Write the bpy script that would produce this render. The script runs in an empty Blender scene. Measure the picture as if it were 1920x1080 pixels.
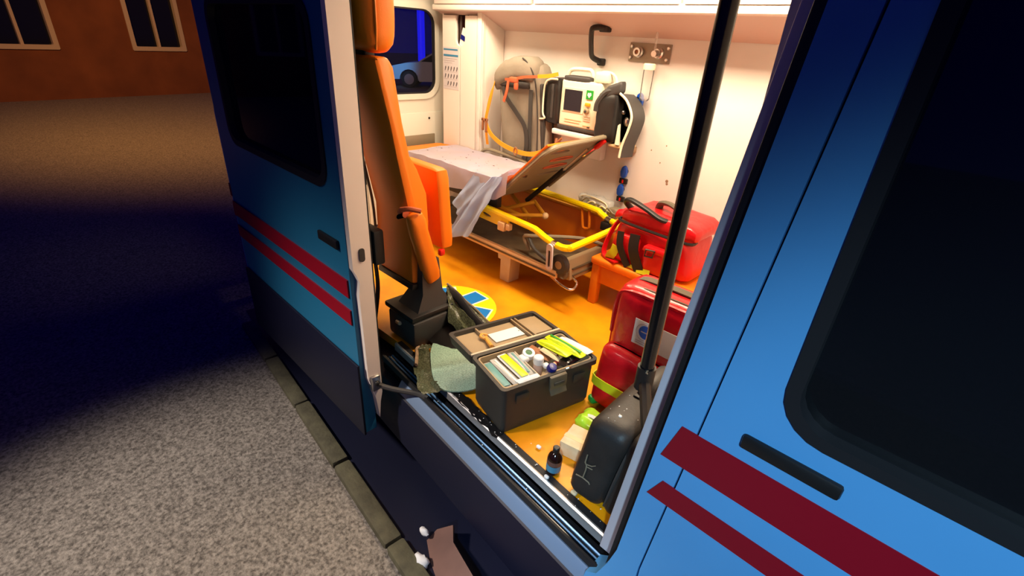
import bpy, bmesh, math, random
from mathutils import Vector, Matrix, noise
random.seed(7)
SC = bpy.context.scene
COL = SC.collection
def s(r, g, b):
    f = lambda c: (c/255/12.92) if c <= 10 else ((c/255+.055)/1.055)**2.4
    return (f(r), f(g), f(b))
# ------------------------------------------------------------------ camera
cam_d = bpy.data.cameras.new('camera'); cam = bpy.data.objects.new('camera', cam_d); COL.objects.link(cam)
R = ((0.70584508, 0.35930268, -0.61047876), (0.70619844, -0.28955674, 0.64609648), (0.05537595, -0.88716316, -0.45812119))
cm = Matrix.Identity(4)
for i in range(3):
    cm[i][0] = R[i][0]; cm[i][1] = -R[i][1]; cm[i][2] = -R[i][2]
cm[2][3] = 1.4
cam.matrix_world = cm
cam_d.sensor_fit = 'HORIZONTAL'; cam_d.sensor_width = 36.0; cam_d.lens = 909.0/1920.0*36.0
cam_d.clip_start = .02; cam_d.clip_end = 200
SC.camera = cam
# ------------------------------------------------------------------ world, lights, exposure
SC.view_settings.view_transform = 'Standard'; SC.view_settings.look = 'None'
SC.view_settings.gamma = 1.0; SC.view_settings.use_curve_mapping = False
SC.view_settings.exposure = 0.0
w = bpy.data.worlds.new('night_sky'); SC.world = w; w.use_nodes = True
w.node_tree.nodes['Background'].inputs[0].default_value = (.010, .014, 1.0, 1)
w.node_tree.nodes['Background'].inputs[1].default_value = .075
def area(name, loc, target, size, size_y, power, col):
    d = bpy.data.lights.new(name, 'AREA'); d.shape = 'RECTANGLE'; d.size = size; d.size_y = size_y
    d.energy = power; d.color = col
    o = bpy.data.objects.new(name, d); o.location = loc
    o.rotation_euler = (Vector(target)-Vector(loc)).to_track_quat('-Z', 'Y').to_euler(); COL.objects.link(o); return o
def spot(name, loc, target, power, col, ang, blend, rad):
    d = bpy.data.lights.new(name, 'SPOT'); d.energy = power; d.color = col; d.spot_size = math.radians(ang)
    d.spot_blend = blend; d.shadow_soft_size = rad
    o = bpy.data.objects.new(name, d); o.location = loc
    o.rotation_euler = (Vector(target)-Vector(loc)).to_track_quat('-Z', 'Y').to_euler(); COL.objects.link(o); return o
WARM = (1.0, .79, .54)
area('ceiling_lamp_front_light', (-1.10, 2.04, 1.88), (-1.10, 2.041, 0), .9, .20, 41, WARM)
area('ceiling_lamp_rear_light', (-2.40, 2.00, 1.88), (-2.40, 2.001, 0), .9, .20, 25, WARM)
spot('cool_fill_light', (1.6, -2.4, 3.4), (.05, .9, .10), 900, (.52, .80, 1.0), 27, .8, .15)  # added spot that brightens the front flank; no lamp in view
spot('street_lamp_ground_light', (-3.2, -2.6, 3.6), (-1.5, .18, -.55), 1300, (1.0, .88, .76), 34, .8, .2)
spot('amber_fill_light', (-9.0, 0.5, 5.5), (-12.0, 4.0, 0.6), 1700, (1.0, .45, .10), 120, .9, .3)  # made-up amber source to warm the far building
spot('emergency_blue_light', (-13.5, 9.0, 2.0), (-17.9, 11.3, .1), 800, (.08, .55, 1.0), 26, .9, .2)

# ------------------------------------------------------------------ materials
def mat(name, col, rough=.5, metal=0.0, col2=None, nscale=8.0, nfac=.5, bump=0.0, bscale=60.0, emit=None, es=0, alpha=1.0, coat=0.0, trans=0.0, ior=1.45, sheen=0):
    m = bpy.data.materials.new(name); m.use_nodes = True
    nt = m.node_tree; p = nt.nodes['Principled BSDF']; L = nt.links
    p.inputs['Base Color'].default_value = (*col, 1); p.inputs['Roughness'].default_value = rough
    p.inputs['Metallic'].default_value = metal; p.inputs['IOR'].default_value = ior
    p.inputs['Coat Weight'].default_value = coat; p.inputs['Transmission Weight'].default_value = trans
    p.inputs['Alpha'].default_value = alpha
    if emit: p.inputs['Emission Color'].default_value = (*emit, 1); p.inputs['Emission Strength'].default_value = es
    tc = nt.nodes.new('ShaderNodeTexCoord')
    if col2:
        n = nt.nodes.new('ShaderNodeTexNoise'); n.inputs['Scale'].default_value = nscale; n.inputs['Detail'].default_value = 5
        L.new(tc.outputs['Object'], n.inputs['Vector'])
        r = nt.nodes.new('ShaderNodeValToRGB'); r.color_ramp.elements[0].position = .5-nfac/2; r.color_ramp.elements[1].position = min(1, .5+nfac/2)
        r.color_ramp.elements[0].color = (*col2, 1); r.color_ramp.elements[1].color = (*col, 1)
        L.new(n.outputs['Fac'], r.inputs['Fac']); L.new(r.outputs['Color'], p.inputs['Base Color'])
    if bump:
        n = nt.nodes.new('ShaderNodeTexNoise'); n.inputs['Scale'].default_value = bscale; n.inputs['Detail'].default_value = 4
        L.new(tc.outputs['Object'], n.inputs['Vector'])
        b = nt.nodes.new('ShaderNodeBump'); b.inputs['Strength'].default_value = bump; b.inputs['Distance'].default_value = .01
        L.new(n.outputs['Fac'], b.inputs['Height']); L.new(b.outputs['Normal'], p.inputs['Normal'])
    return m
def glassmat(name, tint, dens, gloss=.12, rough=.03):
    m = bpy.data.materials.new(name); m.use_nodes = True; nt = m.node_tree; nt.nodes.clear(); L = nt.links
    o = nt.nodes.new('ShaderNodeOutputMaterial'); t = nt.nodes.new('ShaderNodeBsdfTransparent'); t.inputs[0].default_value = (*tint, 1)
    g = nt.nodes.new('ShaderNodeBsdfGlossy'); g.inputs['Roughness'].default_value = rough
    d = nt.nodes.new('ShaderNodeBsdfDiffuse'); d.inputs[0].default_value = (*tint, 1)
    m1 = nt.nodes.new('ShaderNodeMixShader'); m1.inputs[0].default_value = dens; L.new(t.outputs[0], m1.inputs[1]); L.new(d.outputs[0], m1.inputs[2])
    fr = nt.nodes.new('ShaderNodeLayerWeight'); fr.inputs[0].default_value = gloss
    m2 = nt.nodes.new('ShaderNodeMixShader'); L.new(fr.outputs['Fresnel'], m2.inputs[0]); L.new(m1.outputs[0], m2.inputs[1]); L.new(g.outputs[0], m2.inputs[2])
    L.new(m2.outputs[0], o.inputs[0]); return m
def crazed(name, c1, c2, scale, rough=.25, alpha=1.0):
    m = mat(name, c1, rough, alpha=alpha); nt = m.node_tree; L = nt.links; p = nt.nodes['Principled BSDF']
    tc = nt.nodes.new('ShaderNodeTexCoord'); v = nt.nodes.new('ShaderNodeTexVoronoi'); v.feature = 'DISTANCE_TO_EDGE'; v.inputs['Scale'].default_value = scale
    L.new(tc.outputs['Object'], v.inputs['Vector'])
    r = nt.nodes.new('ShaderNodeValToRGB'); r.color_ramp.elements[0].position = 0; r.color_ramp.elements[1].position = .10
    r.color_ramp.elements[0].color = (*c2, 1); r.color_ramp.elements[1].color = (*c1, 1)
    L.new(v.outputs['Distance'], r.inputs['Fac']); L.new(r.outputs['Color'], p.inputs['Base Color'])
    b = nt.nodes.new('ShaderNodeBump'); b.inputs['Strength'].default_value = .5; b.inputs['Distance'].default_value = .003
    L.new(v.outputs['Distance'], b.inputs['Height']); L.new(b.outputs['Normal'], p.inputs['Normal']); return m
M = {}
M['wall'] = mat('white_wall', (.80, .76, .72), .45, col2=(.74, .69, .64), nscale=2.5, nfac=.6, bump=.05, bscale=6)
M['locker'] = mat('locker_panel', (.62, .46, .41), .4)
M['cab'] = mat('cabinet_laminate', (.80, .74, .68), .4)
M['doorwhite'] = mat('van_door_paint', (.66, .66, .58), .35)
M['floor'] = mat('orange_vinyl', s(250, 172, 14), .38, col2=s(205, 118, 10), nscale=3.2, nfac=.5, bump=.04, bscale=120)
M['orange'] = mat('orange_vinyl_leather', s(242, 124, 12), .5, bump=.06, bscale=220)
M['orange2'] = mat('orange_panel', s(222, 122, 18), .45, bump=.05, bscale=90)
M['yellow'] = mat('yellow_paint', s(255, 226, 0), .3, coat=.3)
M['mustard'] = mat('mustard_paint', s(200, 140, 30), .45)
M['black'] = mat('black_plastic', (.012, .011, .011), .45, bump=.04, bscale=200)
M['blackgloss'] = mat('black_gloss', (.006, .006, .007), .18)
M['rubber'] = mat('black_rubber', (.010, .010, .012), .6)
M['dgrey'] = mat('dark_grey_plastic', (.045, .043, .042), .5, bump=.05, bscale=150)
M['toolbox'] = mat('charcoal_plastic', (.040, .036, .030), .5, col2=(.032, .03, .026), bump=.06, bscale=260)
M['taupe'] = mat('taupe_plastic', s(165, 145, 112), .5, col2=s(148, 128, 98), nscale=6)
M['beige'] = mat('beige_plastic', s(205, 190, 165), .5)
M['greyshell'] = mat('grey_shell', s(136, 125, 104), .45, bump=.03, bscale=50)
M['greypack'] = mat('grey_nylon', s(146, 138, 124), .8, col2=s(132, 124, 110), nscale=9, bump=.15, bscale=50)
M['greydark'] = mat('dark_grey_webbing', s(58, 54, 52), .8)
M['strap'] = mat('orange_strap', s(236, 158, 30), .7)
M['redstrap'] = mat('rust_strap', s(190, 92, 56), .7)
M['cream'] = mat('cream_plastic', s(238, 232, 205), .4)
M['screen'] = mat('dark_screen', (.012, .010, .020), .12)
M['white'] = mat('white_plastic', (.8, .8, .78), .4)
M['paper'] = mat('paper', (.78, .77, .76), .7)
M['posterp'] = mat('poster_paper', s(208, 204, 208), .6)
M['printblue'] = mat('print_blue', s(60, 130, 170), .6)
M['printgrey'] = mat('print_grey', s(95, 90, 95), .6)
M['printpale'] = mat('print_pale', s(180, 172, 176), .6)
M['red'] = mat('red_tarpaulin', s(218, 22, 28), .34, col2=s(190, 12, 20), nscale=6, bump=.45, bscale=16, coat=.2)
M['redp'] = mat('red_plastic', s(225, 30, 25), .35)
M['hivis'] = mat('yellow_reflective', s(205, 210, 30), .4)
M['latchgrey'] = mat('latch_grey', s(96, 88, 70), .5)
M['caseblack'] = mat('dusty_black_shell', s(50, 47, 45), .5, col2=s(36, 34, 33), nscale=10, bump=.08, bscale=160)
M['webgrey'] = mat('grey_webbing', s(96, 88, 74), .85, bump=.2, bscale=300)
M['bluecap'] = mat('blue_plastic', s(15, 75, 180), .3, coat=.3)
M['navycap'] = mat('navy_cap', s(22, 30, 120), .3)
M['logoblue'] = mat('logo_blue', s(25, 85, 190), .5)
M['steel'] = mat('steel', (.62, .60, .57), .3, metal=1.0)
M['plate'] = mat('brushed_plate', s(150, 138, 122), .42, metal=.35)
M['chrome'] = mat('chrome', (.8, .8, .8), .15, metal=1.0)
M['sheet'] = mat('blue_white_disposable_sheet', (.72, .71, .90), .6, col2=(.76, .69, .74), nscale=4, bump=.12, bscale=30)
M['flap'] = mat('thin_blue_film', (.60, .74, 1.0), .4, bump=.1, bscale=24)
M['stain'] = mat('dark_stain', s(95, 60, 70), .6)
M['tray'] = mat('dark_taupe_deck', s(104, 90, 70), .4, col2=s(70, 58, 44), nscale=12, bump=.06, bscale=40)
M['tanrail'] = mat('tan_rail', s(224, 190, 142), .4)
M['clearfilm'] = glassmat('clear_film', (.93, .93, .90), .42, .25, .12)
M['clearbottle'] = glassmat('clear_bottle', (.97, .95, .93), .14, .2, .08)
M['greyfilm'] = mat('smoky_film', s(120, 128, 112), .3, bump=.2, bscale=40)
M['rearglass'] = glassmat('tinted_window_glass', (.70, .72, .82), .004, .05)
M['doorglass'] = glassmat('dark_window_glass', (.22, .24, .28), .03, .35)
M['skin'] = mat('pale_blue_paint', s(92, 168, 226), .38, coat=.3, col2=s(86, 160, 218), nscale=3, bump=.02, bscale=8)
M['navy'] = mat('navy_paint_and_shade', (.003, .004, .018), .5, col2=(.004, .005, .020), nscale=4)  # navy for the lower flank; shade painted on door band and ground strip
M['teal'] = mat('dimmed_blue_paint', s(36, 112, 150), .4)  # same van blue, darkened for the less lit sliding door
M['stripe'] = mat('dark_red_stripe', s(150, 8, 32), .45)
M['jamb'] = mat('pale_jamb_paint', s(214, 208, 216), .4)
M['jambwarm'] = mat('cream_jamb_paint', s(246, 232, 222), .4)
M['lip'] = mat('pale_blue_sill', s(112, 132, 160), .35, coat=.2)
M['silver'] = mat('aluminium_edge', (.78, .76, .74), .28, metal=.8)
M['bluemetal'] = mat('blue_step_metal', s(90, 130, 170), .3, metal=.4)
M['asphalt'] = mat('asphalt', s(150, 142, 132), .85, col2=s(78, 72, 66), nscale=70, nfac=.35, bump=.6, bscale=110)
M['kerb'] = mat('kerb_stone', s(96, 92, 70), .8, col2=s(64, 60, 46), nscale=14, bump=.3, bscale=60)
M['brown'] = mat('brown_panel', s(120, 84, 72), .5, col2=s(90, 60, 52), nscale=6)
M['amber'] = mat('amber_brown_glass', s(36, 16, 10), .12, coat=.4)
M['label'] = mat('label_blue', s(70, 130, 160), .5)
M['card'] = mat('pale_card', s(222, 205, 170), .7, col2=s(200, 178, 138), nscale=20)
M['brownp'] = mat('brown_paper', s(150, 96, 60), .6, bump=.2, bscale=60)
M['green'] = mat('green_film', s(30, 150, 50), .35)
M['lime'] = mat('lime_film', s(222, 232, 20), .32, col2=s(190, 215, 20), nscale=25)
M['limew'] = mat('lime_wrapper', s(170, 215, 50), .3)
M['tealp'] = mat('teal_pack', s(95, 150, 150), .35)
M['mint'] = crazed('crazed_mint_glass', s(158, 192, 172), s(120, 150, 130), 90, .28)
M['smoke'] = crazed('crazed_smoky_glass', s(110, 116, 88), s(70, 72, 54), 70, .22)
M['tanrim'] = mat('dusty_rim', s(170, 142, 112), .7, col2=s(110, 92, 74), nscale=40)
M['signyellow'] = mat('yellow_disc', s(250, 215, 20), .4)
M['signblue'] = mat('blue_vinyl', s(10, 120, 205), .4)
M['wheelarch'] = mat('cream_arch', (.72, .66, .58), .5)
M['carpaint'] = mat('pale_car_paint', (.6, .75, .8), .3, coat=.5)
M['carglass'] = mat('dark_car_glass', (.01, .012, .02), .08)
M['tyre'] = mat('tyre', (.01, .01, .01), .7)
M['bluestreak'] = mat('blue_streak_glow', (.02, .02, .2), .4, emit=(.012, .012, 1.0), es=1.0)
M['facade'] = mat('brown_render_facade', s(140, 84, 50), .85, col2=s(110, 64, 40), nscale=1.5)
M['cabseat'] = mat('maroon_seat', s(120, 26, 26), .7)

# ------------------------------------------------------------------ mesh helpers
def V(*a): return Vector(a)
def FR(o, x, y, z):
    m = Matrix.Identity(4)
    for i in range(3):
        m[i][0] = x[i]; m[i][1] = y[i]; m[i][2] = z[i]; m[i][3] = o[i]
    return m
def XZ(x=0, y=0, z=0): return FR((x, y, z), (1, 0, 0), (0, 0, 1), (0, -1, 0))   # a drawing on a face that looks towards -y
def YZ(x=0, y=0, z=0): return FR((x, y, z), (0, 1, 0), (0, 0, 1), (1, 0, 0))    # a drawing on a face that looks towards +x
def RZ(o, deg): return Matrix.Translation(o) @ Matrix.Rotation(math.radians(deg), 4, 'Z')
def rrect(cx, cy, w, h, r, n=4):
    p = []
    r = min(r, w/2-1e-5, h/2-1e-5)
    for (sx, sy, a0) in ((1, 1, 0), (-1, 1, 90), (-1, -1, 180), (1, -1, 270)):
        for k in range(n+1):
            a = math.radians(a0+90*k/n); p.append((cx+sx*(w/2-r)+r*math.cos(a), cy+sy*(h/2-r)+r*math.sin(a)))
    return p
def circ(cx, cy, r, n=20): return [(cx+r*math.cos(2*math.pi*k/n), cy+r*math.sin(2*math.pi*k/n)) for k in range(n)]
def catmull(pts, sub, closed=False):
    P = [Vector(p) for p in pts]; n = len(P); out = []
    for i in range(n if closed else n-1):
        g = (lambda k: P[k % n]) if closed else (lambda k: P[max(0, min(n-1, k))])
        a, b, c, d = g(i-1), g(i), g(i+1), g(i+2)
        for k in range(sub):
            t = k/sub
            out.append(.5*((2*b)+(c-a)*t+(2*a-5*b+4*c-d)*t*t+(3*b-a-3*c+d)*t**3))
    if not closed: out.append(P[-1])
    return out
class B:
    def __init__(self, T=None): self.bm = bmesh.new(); self.T = T or Matrix.Identity(4)
    def add(self, verts, faces, T=None):
        X = self.T @ T if T is not None else self.T
        vs = [self.bm.verts.new(X @ Vector(v)) for v in verts]
        for f in faces:
            try: self.bm.faces.new([vs[i] for i in f])
            except ValueError: pass
        return self
    def merge(self, tmp, T=None):
        tmp.verts.index_update()
        self.add([v.co.copy() for v in tmp.verts], [[v.index for v in f.verts] for f in tmp.faces], T); tmp.free(); return self
    def box(self, x0, x1, y0, y1, z0, z1, r=0, seg=2, T=None):
        t = bmesh.new(); bmesh.ops.create_cube(t, size=1)
        for v in t.verts: v.co = Vector(((x0+x1)/2+v.co.x*(x1-x0), (y0+y1)/2+v.co.y*(y1-y0), (z0+z1)/2+v.co.z*(z1-z0)))
        if r: bmesh.ops.bevel(t, geom=t.edges[:], offset=min(r, .49*min(x1-x0, y1-y0, z1-z0)), segments=seg, affect='EDGES', profile=.5)
        return self.merge(t, T)
    def loft(self, rings, cap0=True, cap1=True, close=False, T=None):
        n = len(rings[0]); verts = [p for r in rings for p in r]; faces = []
        m = len(rings)
        for i in range(m if close else m-1):
            a, b = i*n, ((i+1) % m)*n
            for k in range(n): faces.append((a+k, a+(k+1) % n, b+(k+1) % n, b+k))
        if cap0 and not close: faces.append(tuple(range(n))[::-1])
        if cap1 and not close: faces.append(tuple((m-1)*n+k for k in range(n)))
        return self.add(verts, faces, T)
    def prism(self, poly, d0, d1, T=None, r=0):
        if not r: return self.loft([[(x, y, d0) for x, y in poly], [(x, y, d1) for x, y in poly]], T=T)
        cx = sum(p[0] for p in poly)/len(poly); cy = sum(p[1] for p in poly)/len(poly)
        t = bmesh.new(); vs0 = [t.verts.new((x, y, d0)) for x, y in poly]; f = t.faces.new(vs0)
        e = bmesh.ops.extrude_face_region(t, geom=[f]); nv = [g for g in e['geom'] if isinstance(g, bmesh.types.BMVert)]
        for v in nv: v.co.z = d1
        bmesh.ops.recalc_face_normals(t, faces=t.faces[:])
        ed = [g for g in t.edges if abs(g.verts[0].co.z-g.verts[1].co.z) < 1e-6 or g.calc_face_angle(0) > .6]
        bmesh.ops.bevel(t, geom=ed, offset=r, segments=2, affect='EDGES', profile=.5)
        return self.merge(t, T)
    def plate(self, outer, holes, d0, d1, T=None):
        t = bmesh.new()
        for lp in [outer]+holes:
            vs = [t.verts.new((x, y, d0)) for x, y in lp]
            for i in range(len(vs)): t.edges.new((vs[i], vs[(i+1) % len(vs)]))
        bmesh.ops.triangle_fill(t, use_beauty=True, edges=t.edges[:])
        g = t.faces[:]
        e = bmesh.ops.extrude_face_region(t, geom=g)
        for v in [q for q in e['geom'] if isinstance(q, bmesh.types.BMVert)]: v.co.z = d1
        return self.merge(t, T)
    def tube(self, pts, r, n=8, closed=False, sub=0, flat=None, T=None):
        P = catmull(pts, sub, closed) if sub else [Vector(p) for p in pts]
        m = len(P); rings = []; up = None
        for i in range(m):
            a = P[i-1] if (i > 0 or closed) else P[i]; b = P[(i+1) % m] if (i < m-1 or closed) else P[i]
            t = (b-a).normalized()
            if up is None: up = t.orthogonal().normalized() if flat is None else (Vector(flat)-t*t.dot(Vector(flat))).normalized()
            else:
                up = (up-t*up.dot(t)); up = up.normalized() if up.length > 1e-6 else t.orthogonal().normalized()
            if flat is not None:
                q = Vector(flat)-t*t.dot(Vector(flat))
                if q.length > 1e-3: up = q.normalized()
            sd = t.cross(up); rr = r[i*(len(r)-1)//max(1, m-1)] if isinstance(r, list) else r
            ra, rb = rr if isinstance(rr, tuple) else (rr, rr)
            rings.append([P[i]+up*ra*math.cos(2*math.pi*k/n)+sd*rb*math.sin(2*math.pi*k/n) for k in range(n)])
        return self.loft(rings, close=closed, T=T)
    def strap(self, pts, w, th, across, sub=0, T=None):
        P = catmull(pts, sub) if sub else [Vector(p) for p in pts]
        rings = []
        for i, p in enumerate(P):
            t = (P[min(i+1, len(P)-1)]-P[max(i-1, 0)]).normalized(); a = Vector(across); a = (a-t*t.dot(a)).normalized(); nn = t.cross(a)
            rings.append([p+a*w/2+nn*th/2, p-a*w/2+nn*th/2, p-a*w/2-nn*th/2, p+a*w/2-nn*th/2])
        return self.loft(rings, T=T)
    def lathe(self, prof, n=20, T=None):
        return self.loft([[(r*math.cos(2*math.pi*k/n), r*math.sin(2*math.pi*k/n), z) for k in range(n)] for r, z in prof], T=T)
    def soft(self, c, h, r, n=8, fn=None, T=None):
        t = bmesh.new(); bmesh.ops.create_cube(t, size=2); bmesh.ops.subdivide_edges(t, edges=t.edges[:], cuts=n, use_grid_fill=True)
        for v in t.verts:
            P = Vector((v.co.x*h[0], v.co.y*h[1], v.co.z*h[2])); I = Vector([max(-(h[i]-r), min(h[i]-r, P[i])) for i in range(3)]); D = P-I
            if D.length > 1e-9:
                q = Vector([D[i]/r for i in range(3)]); mx = max(abs(q[0]), abs(q[1]), abs(q[2])); D = D.normalized()*r*mx
            P = I+D
            if fn: P = Vector(fn(P, v.co))
            v.co = P+Vector(c)
        return self.merge(t, T)
    def sphere(self, c, r, n=12, sc=(1, 1, 1), T=None):
        t = bmesh.new(); bmesh.ops.create_uvsphere(t, u_segments=n, v_segments=max(6, n*2//3), radius=r)
        for v in t.verts: v.co = Vector((v.co.x*sc[0]+c[0], v.co.y*sc[1]+c[1], v.co.z*sc[2]+c[2]))
        return self.merge(t, T)
    def grid(self, fn, nu, nv, th=0, T=None):
        vs = [fn(i/nu, j/nv) for j in range(nv+1) for i in range(nu+1)]
        fs = [(j*(nu+1)+i, j*(nu+1)+i+1, (j+1)*(nu+1)+i+1, (j+1)*(nu+1)+i) for j in range(nv) for i in range(nu)]
        if not th: return self.add(vs, fs, T)
        t = bmesh.new(); bv = [t.verts.new(v) for v in vs]
        for f in fs: t.faces.new([bv[k] for k in f])
        bmesh.ops.solidify(t, geom=t.faces[:], thickness=th); return self.merge(t, T)
def wloc(o):
    p = Vector((0, 0, 0))
    while o: p += o.location; o = o.parent
    return p
def done(b, name, m, parent=None, loc=None, ang=35, label=None):
    bm = b.bm; bmesh.ops.recalc_face_normals(bm, faces=bm.faces[:])
    base = wloc(parent) if parent else Vector(loc or (0, 0, 0))
    for v in bm.verts: v.co -= base
    me = bpy.data.meshes.new(name); bm.to_mesh(me); bm.free()
    for p in me.polygons: p.use_smooth = True
    me.set_sharp_from_angle(angle=math.radians(ang)); me.materials.append(M[m] if isinstance(m, str) else m)
    o = bpy.data.objects.new(name, me); COL.objects.link(o)
    if parent: o.parent = parent
    else: o.location = base
    if label: o['label'] = label
    return o
def thing(name, label, cat, loc, group=None):
    o = bpy.data.objects.new(name, None); COL.objects.link(o); o.location = loc; o.empty_display_size = .05
    o['label'] = label; o['category'] = cat
    if group: o['group'] = group
    return o
def tag(o, label, cat, group=None):
    o['label'] = label; o['category'] = cat
    if group: o['group'] = group
    return o
def struct(b, name, m, loc=None): o = done(b, name, m, None, loc); o['kind'] = 'structure'; return o
def ns(p, f=1.0): return noise.noise(Vector(p)*f)

# ================================================================== SETTING
XR, YL, ZC = -3.3, 2.65, 1.92
def sy(x): return 1.045-.075*(x+1.0)             # edge of the floor at the doorway (runs slightly askew)
struct(B().prism([(XR, 1.06), (-1.75, sy(-1.75)), (-.42, sy(-.42)), (-.30, .98), (-.30, YL), (XR, YL)], -.05, 0), 'floor', 'floor')
struct(B().box(XR-.03, .4, .93, YL+.05, ZC, ZC+.05), 'ceiling', 'wall')
struct(B().box(XR-.03, .4, YL, YL+.05, -.05, ZC), 'wall_left', 'wall')
struct(B().box(-.33, -.28, .97, YL, -.05, ZC), 'wall_front', 'wall')
# near side wall behind the open door: inner lining and outer skin
struct(B().box(XR-.03, -2.14, 1.0, 1.06, -.05, ZC).box(-2.2, -1.86, .93, 1.0, -.1, ZC, .01), 'wall_right', 'jambwarm')
w_ = struct(B().prism([(.9, .92), (.9, -.12), (.92, -.40), (1.0, -.44), (1.0, ZC)], XR-.03, -1.86, T=FR((0, 0, 0), (0, 1, 0), (0, 0, 1), (1, 0, 0))), 'wall_right_outside', 'skin')
done(B().box(-3.33, -1.88, .893, .9, .42, .50), 'stripe', 'stripe', w_)
done(B().box(-3.33, -1.88, .893, .9, .29, .36), 'stripe', 'stripe', w_)
struct(B().box(XR, XR+.10, 1.06, 2.65, 1.70, ZC, .01).box(XR-.03, XR+.02, 1.06, 1.10, 0, 1.75).box(XR-.03, XR+.02, 2.585, 2.65, 0, 1.75), 'wall_rear', 'doorwhite')
# cream wheel arch low beside the seat
struct(B().soft((-2.55, 1.13, .09), (.42, .07, .12), .05, 6), 'trim_1', 'wheelarch')
# rear doors with windows
def rear_door(n, y0, y1, wy0, wy1):
    d = struct(B().plate([(y0, .02), (y1, .02), (y1, 1.70), (y0, 1.70)], [rrect((wy0+wy1)/2, 1.265, wy1-wy0, .57, .10, 6)], -.03, 0, YZ(XR, 0, 0)), 'door_%d' % n, 'doorwhite', (XR, y0, 0))
    done(B().plate(rrect((wy0+wy1)/2, 1.265, wy1-wy0+.075, .645, .13, 6), [rrect((wy0+wy1)/2, 1.265, wy1-wy0-.004, .566, .10, 6)], 0, .014, YZ(XR, 0, 0)), 'window_surround', 'doorwhite', d)
    lo = done(B().box(XR, XR+.012, y0+.06, y1-.05, .12, .845, .006), 'lower_panel', 'doorwhite', d)
    for yy in (wy0+.18, wy1-.07): done(B().lathe([(.0, .016), (.008, .016), (.009, .012)], 10, T=FR((XR, yy, .80), (0, 1, 0), (0, 0, 1), (1, 0, 0))), 'screw', 'black', d)
    done(B().box(XR+.006, XR+.02, wy0+.05, wy1-.02, .60, .68, .006), 'pull_recess', 'greyshell', d)
    g = struct(B().plate(rrect((wy0+wy1)/2, 1.265, wy1-wy0, .57, .10, 6), [], -.018, -.012, YZ(XR, 0, 0)), 'window_%d' % n, 'rearglass', (XR, wy0, .98))
    done(B().plate(rrect((wy0+wy1)/2, 1.265, wy1-wy0, .57, .10, 6), [rrect((wy0+wy1)/2, 1.265, wy1-wy0-.026, .545, .09, 6)], -.012, .012, YZ(XR, 0, 0)), 'gasket', 'rubber', g)
rear_door(1, 1.83, 2.585, 1.93, 2.475)
rear_door(2, 1.10, 1.825, 1.19, 1.73)

# ------------------------------------------------------------------ doorway sill
def sweep(poly, x0, x1, n=6):
    rings = []
    for i in range(n+1):
        x = x0+(x1-x0)*i/n
        rings.append([(x, sy(x)+dy, z) for dy, z in poly])
    return rings
X0, X1 = -1.80, -.40
struct(B().loft(sweep([(.010, -.02), (.010, .006), (-.018, .006), (-.018, -.02)], X0, X1)), 'trim_2', 'rubber')
struct(B().loft(sweep([(-.018, -.03), (-.018, .009), (-.024, .010), (-.030, .004), (-.032, -.03)], X0, X1)), 'trim_3', 'silver')
sill = struct(B().loft(sweep([(-.032, -.20), (-.032, -.045), (-.040, -.06), (-.082, -.062), (-.086, -.04), (-.10, -.04), (-.10, -.20)], X0, X1)), 'trim_4', 'blackgloss')
for dy, ww in ((-.048, .004), (-.066, .003)):
    done(B().loft(sweep([(dy-ww, -.07), (dy-ww, -.055), (dy, -.052), (dy+ww, -.055), (dy+ww, -.07)], X0, X1)), 'step_ridge', 'bluemetal', sill)
struct(B().loft(sweep([(-.088, -.05), (-.092, -.034), (-.102, -.032), (-.108, -.05), (-.10, -.07)], X0, X1)), 'trim_5', 'rubber')
struct(B().loft(sweep([(-.10, -.06), (-.110, -.056), (-.114, -.060), (-.134, -.092), (-.138, -.118), (-.13, -.13), (-.10, -.13)], X0+.20, X1+.005)), 'trim_6', 'lip')
struct(B().loft(sweep([(-.135, -.105), (-.143, -.112), (-.158, -.26), (-.15, -.40), (-.10, -.46), (.2, -.47), (.2, -.10)], -3.33, .9, 12)), 'wall_right_lower', 'navy')
# ------------------------------------------------------------------ front pillar, cab door and flank on the front side
YS = .875
PL = lambda z: -.371+.083*z
pil = struct(B().prism([(-.45, -.13), (-.44, -.05), (-.405, -.02), (-.378, .06), (PL(.14), .14), (PL(.7), .7), (PL(1.9), 1.9), (PL(1.9)+.07, 1.9), (PL(.14)+.07, .14), (-.30, -.30), (-.45, -.30)], -.08, 0, XZ(0, YS, 0)), 'wall_right_pillar', 'skin')
done(B().prism([(-.452, -.02), (-.452+.095*1.9, 1.9), (-.20, 1.9), (-.38, -.02)], -.985, -.955, XZ(0, 0, 0), r=.004), 'inner_flange', 'jamb', pil)
done(B().prism([(-.435, -.06), (-.402, -.03), (-.395, .02), (-.396+.055*1.9+.05, 1.9), (-.396+.055*1.9+.13, 1.9), (-.33, .02), (-.34, -.06)], -.95, -.90, XZ(0, 0, 0), r=.006), 'door_seal', 'rubber', pil)
DL = lambda z: PL(z)+.075
fd = struct(B().plate([(-.285, -.30), (1.0, -.30), (1.0, .74), (DL(.74), .74), (DL(.14), .14)], [], -.05, .001, XZ(0, YS, 0)).plate([(DL(.74)+.03, .74), (1.0, .74), (1.0, 1.75), (DL(1.75)+.03, 1.75)], [rrect(.40, 1.20, 1.02, .84, .08, 5)], -.05, .001, XZ(0, YS, 0)).plate([(DL(.74), .74), (DL(.74)+.03, .74), (DL(1.75)+.03, 1.75), (DL(1.75), 1.75)], [], -.05, .001, XZ(0, YS, 0)), 'door_3', 'skin')
done(B().plate([(PL(.14)+.071, .14), (DL(.14)-.0005, .14), (DL(1.75)-.0005, 1.75), (PL(1.75)+.071, 1.75)], [], -.05, -.012, XZ(0, YS, 0)), 'gap_seal', 'rubber', pil)
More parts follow.
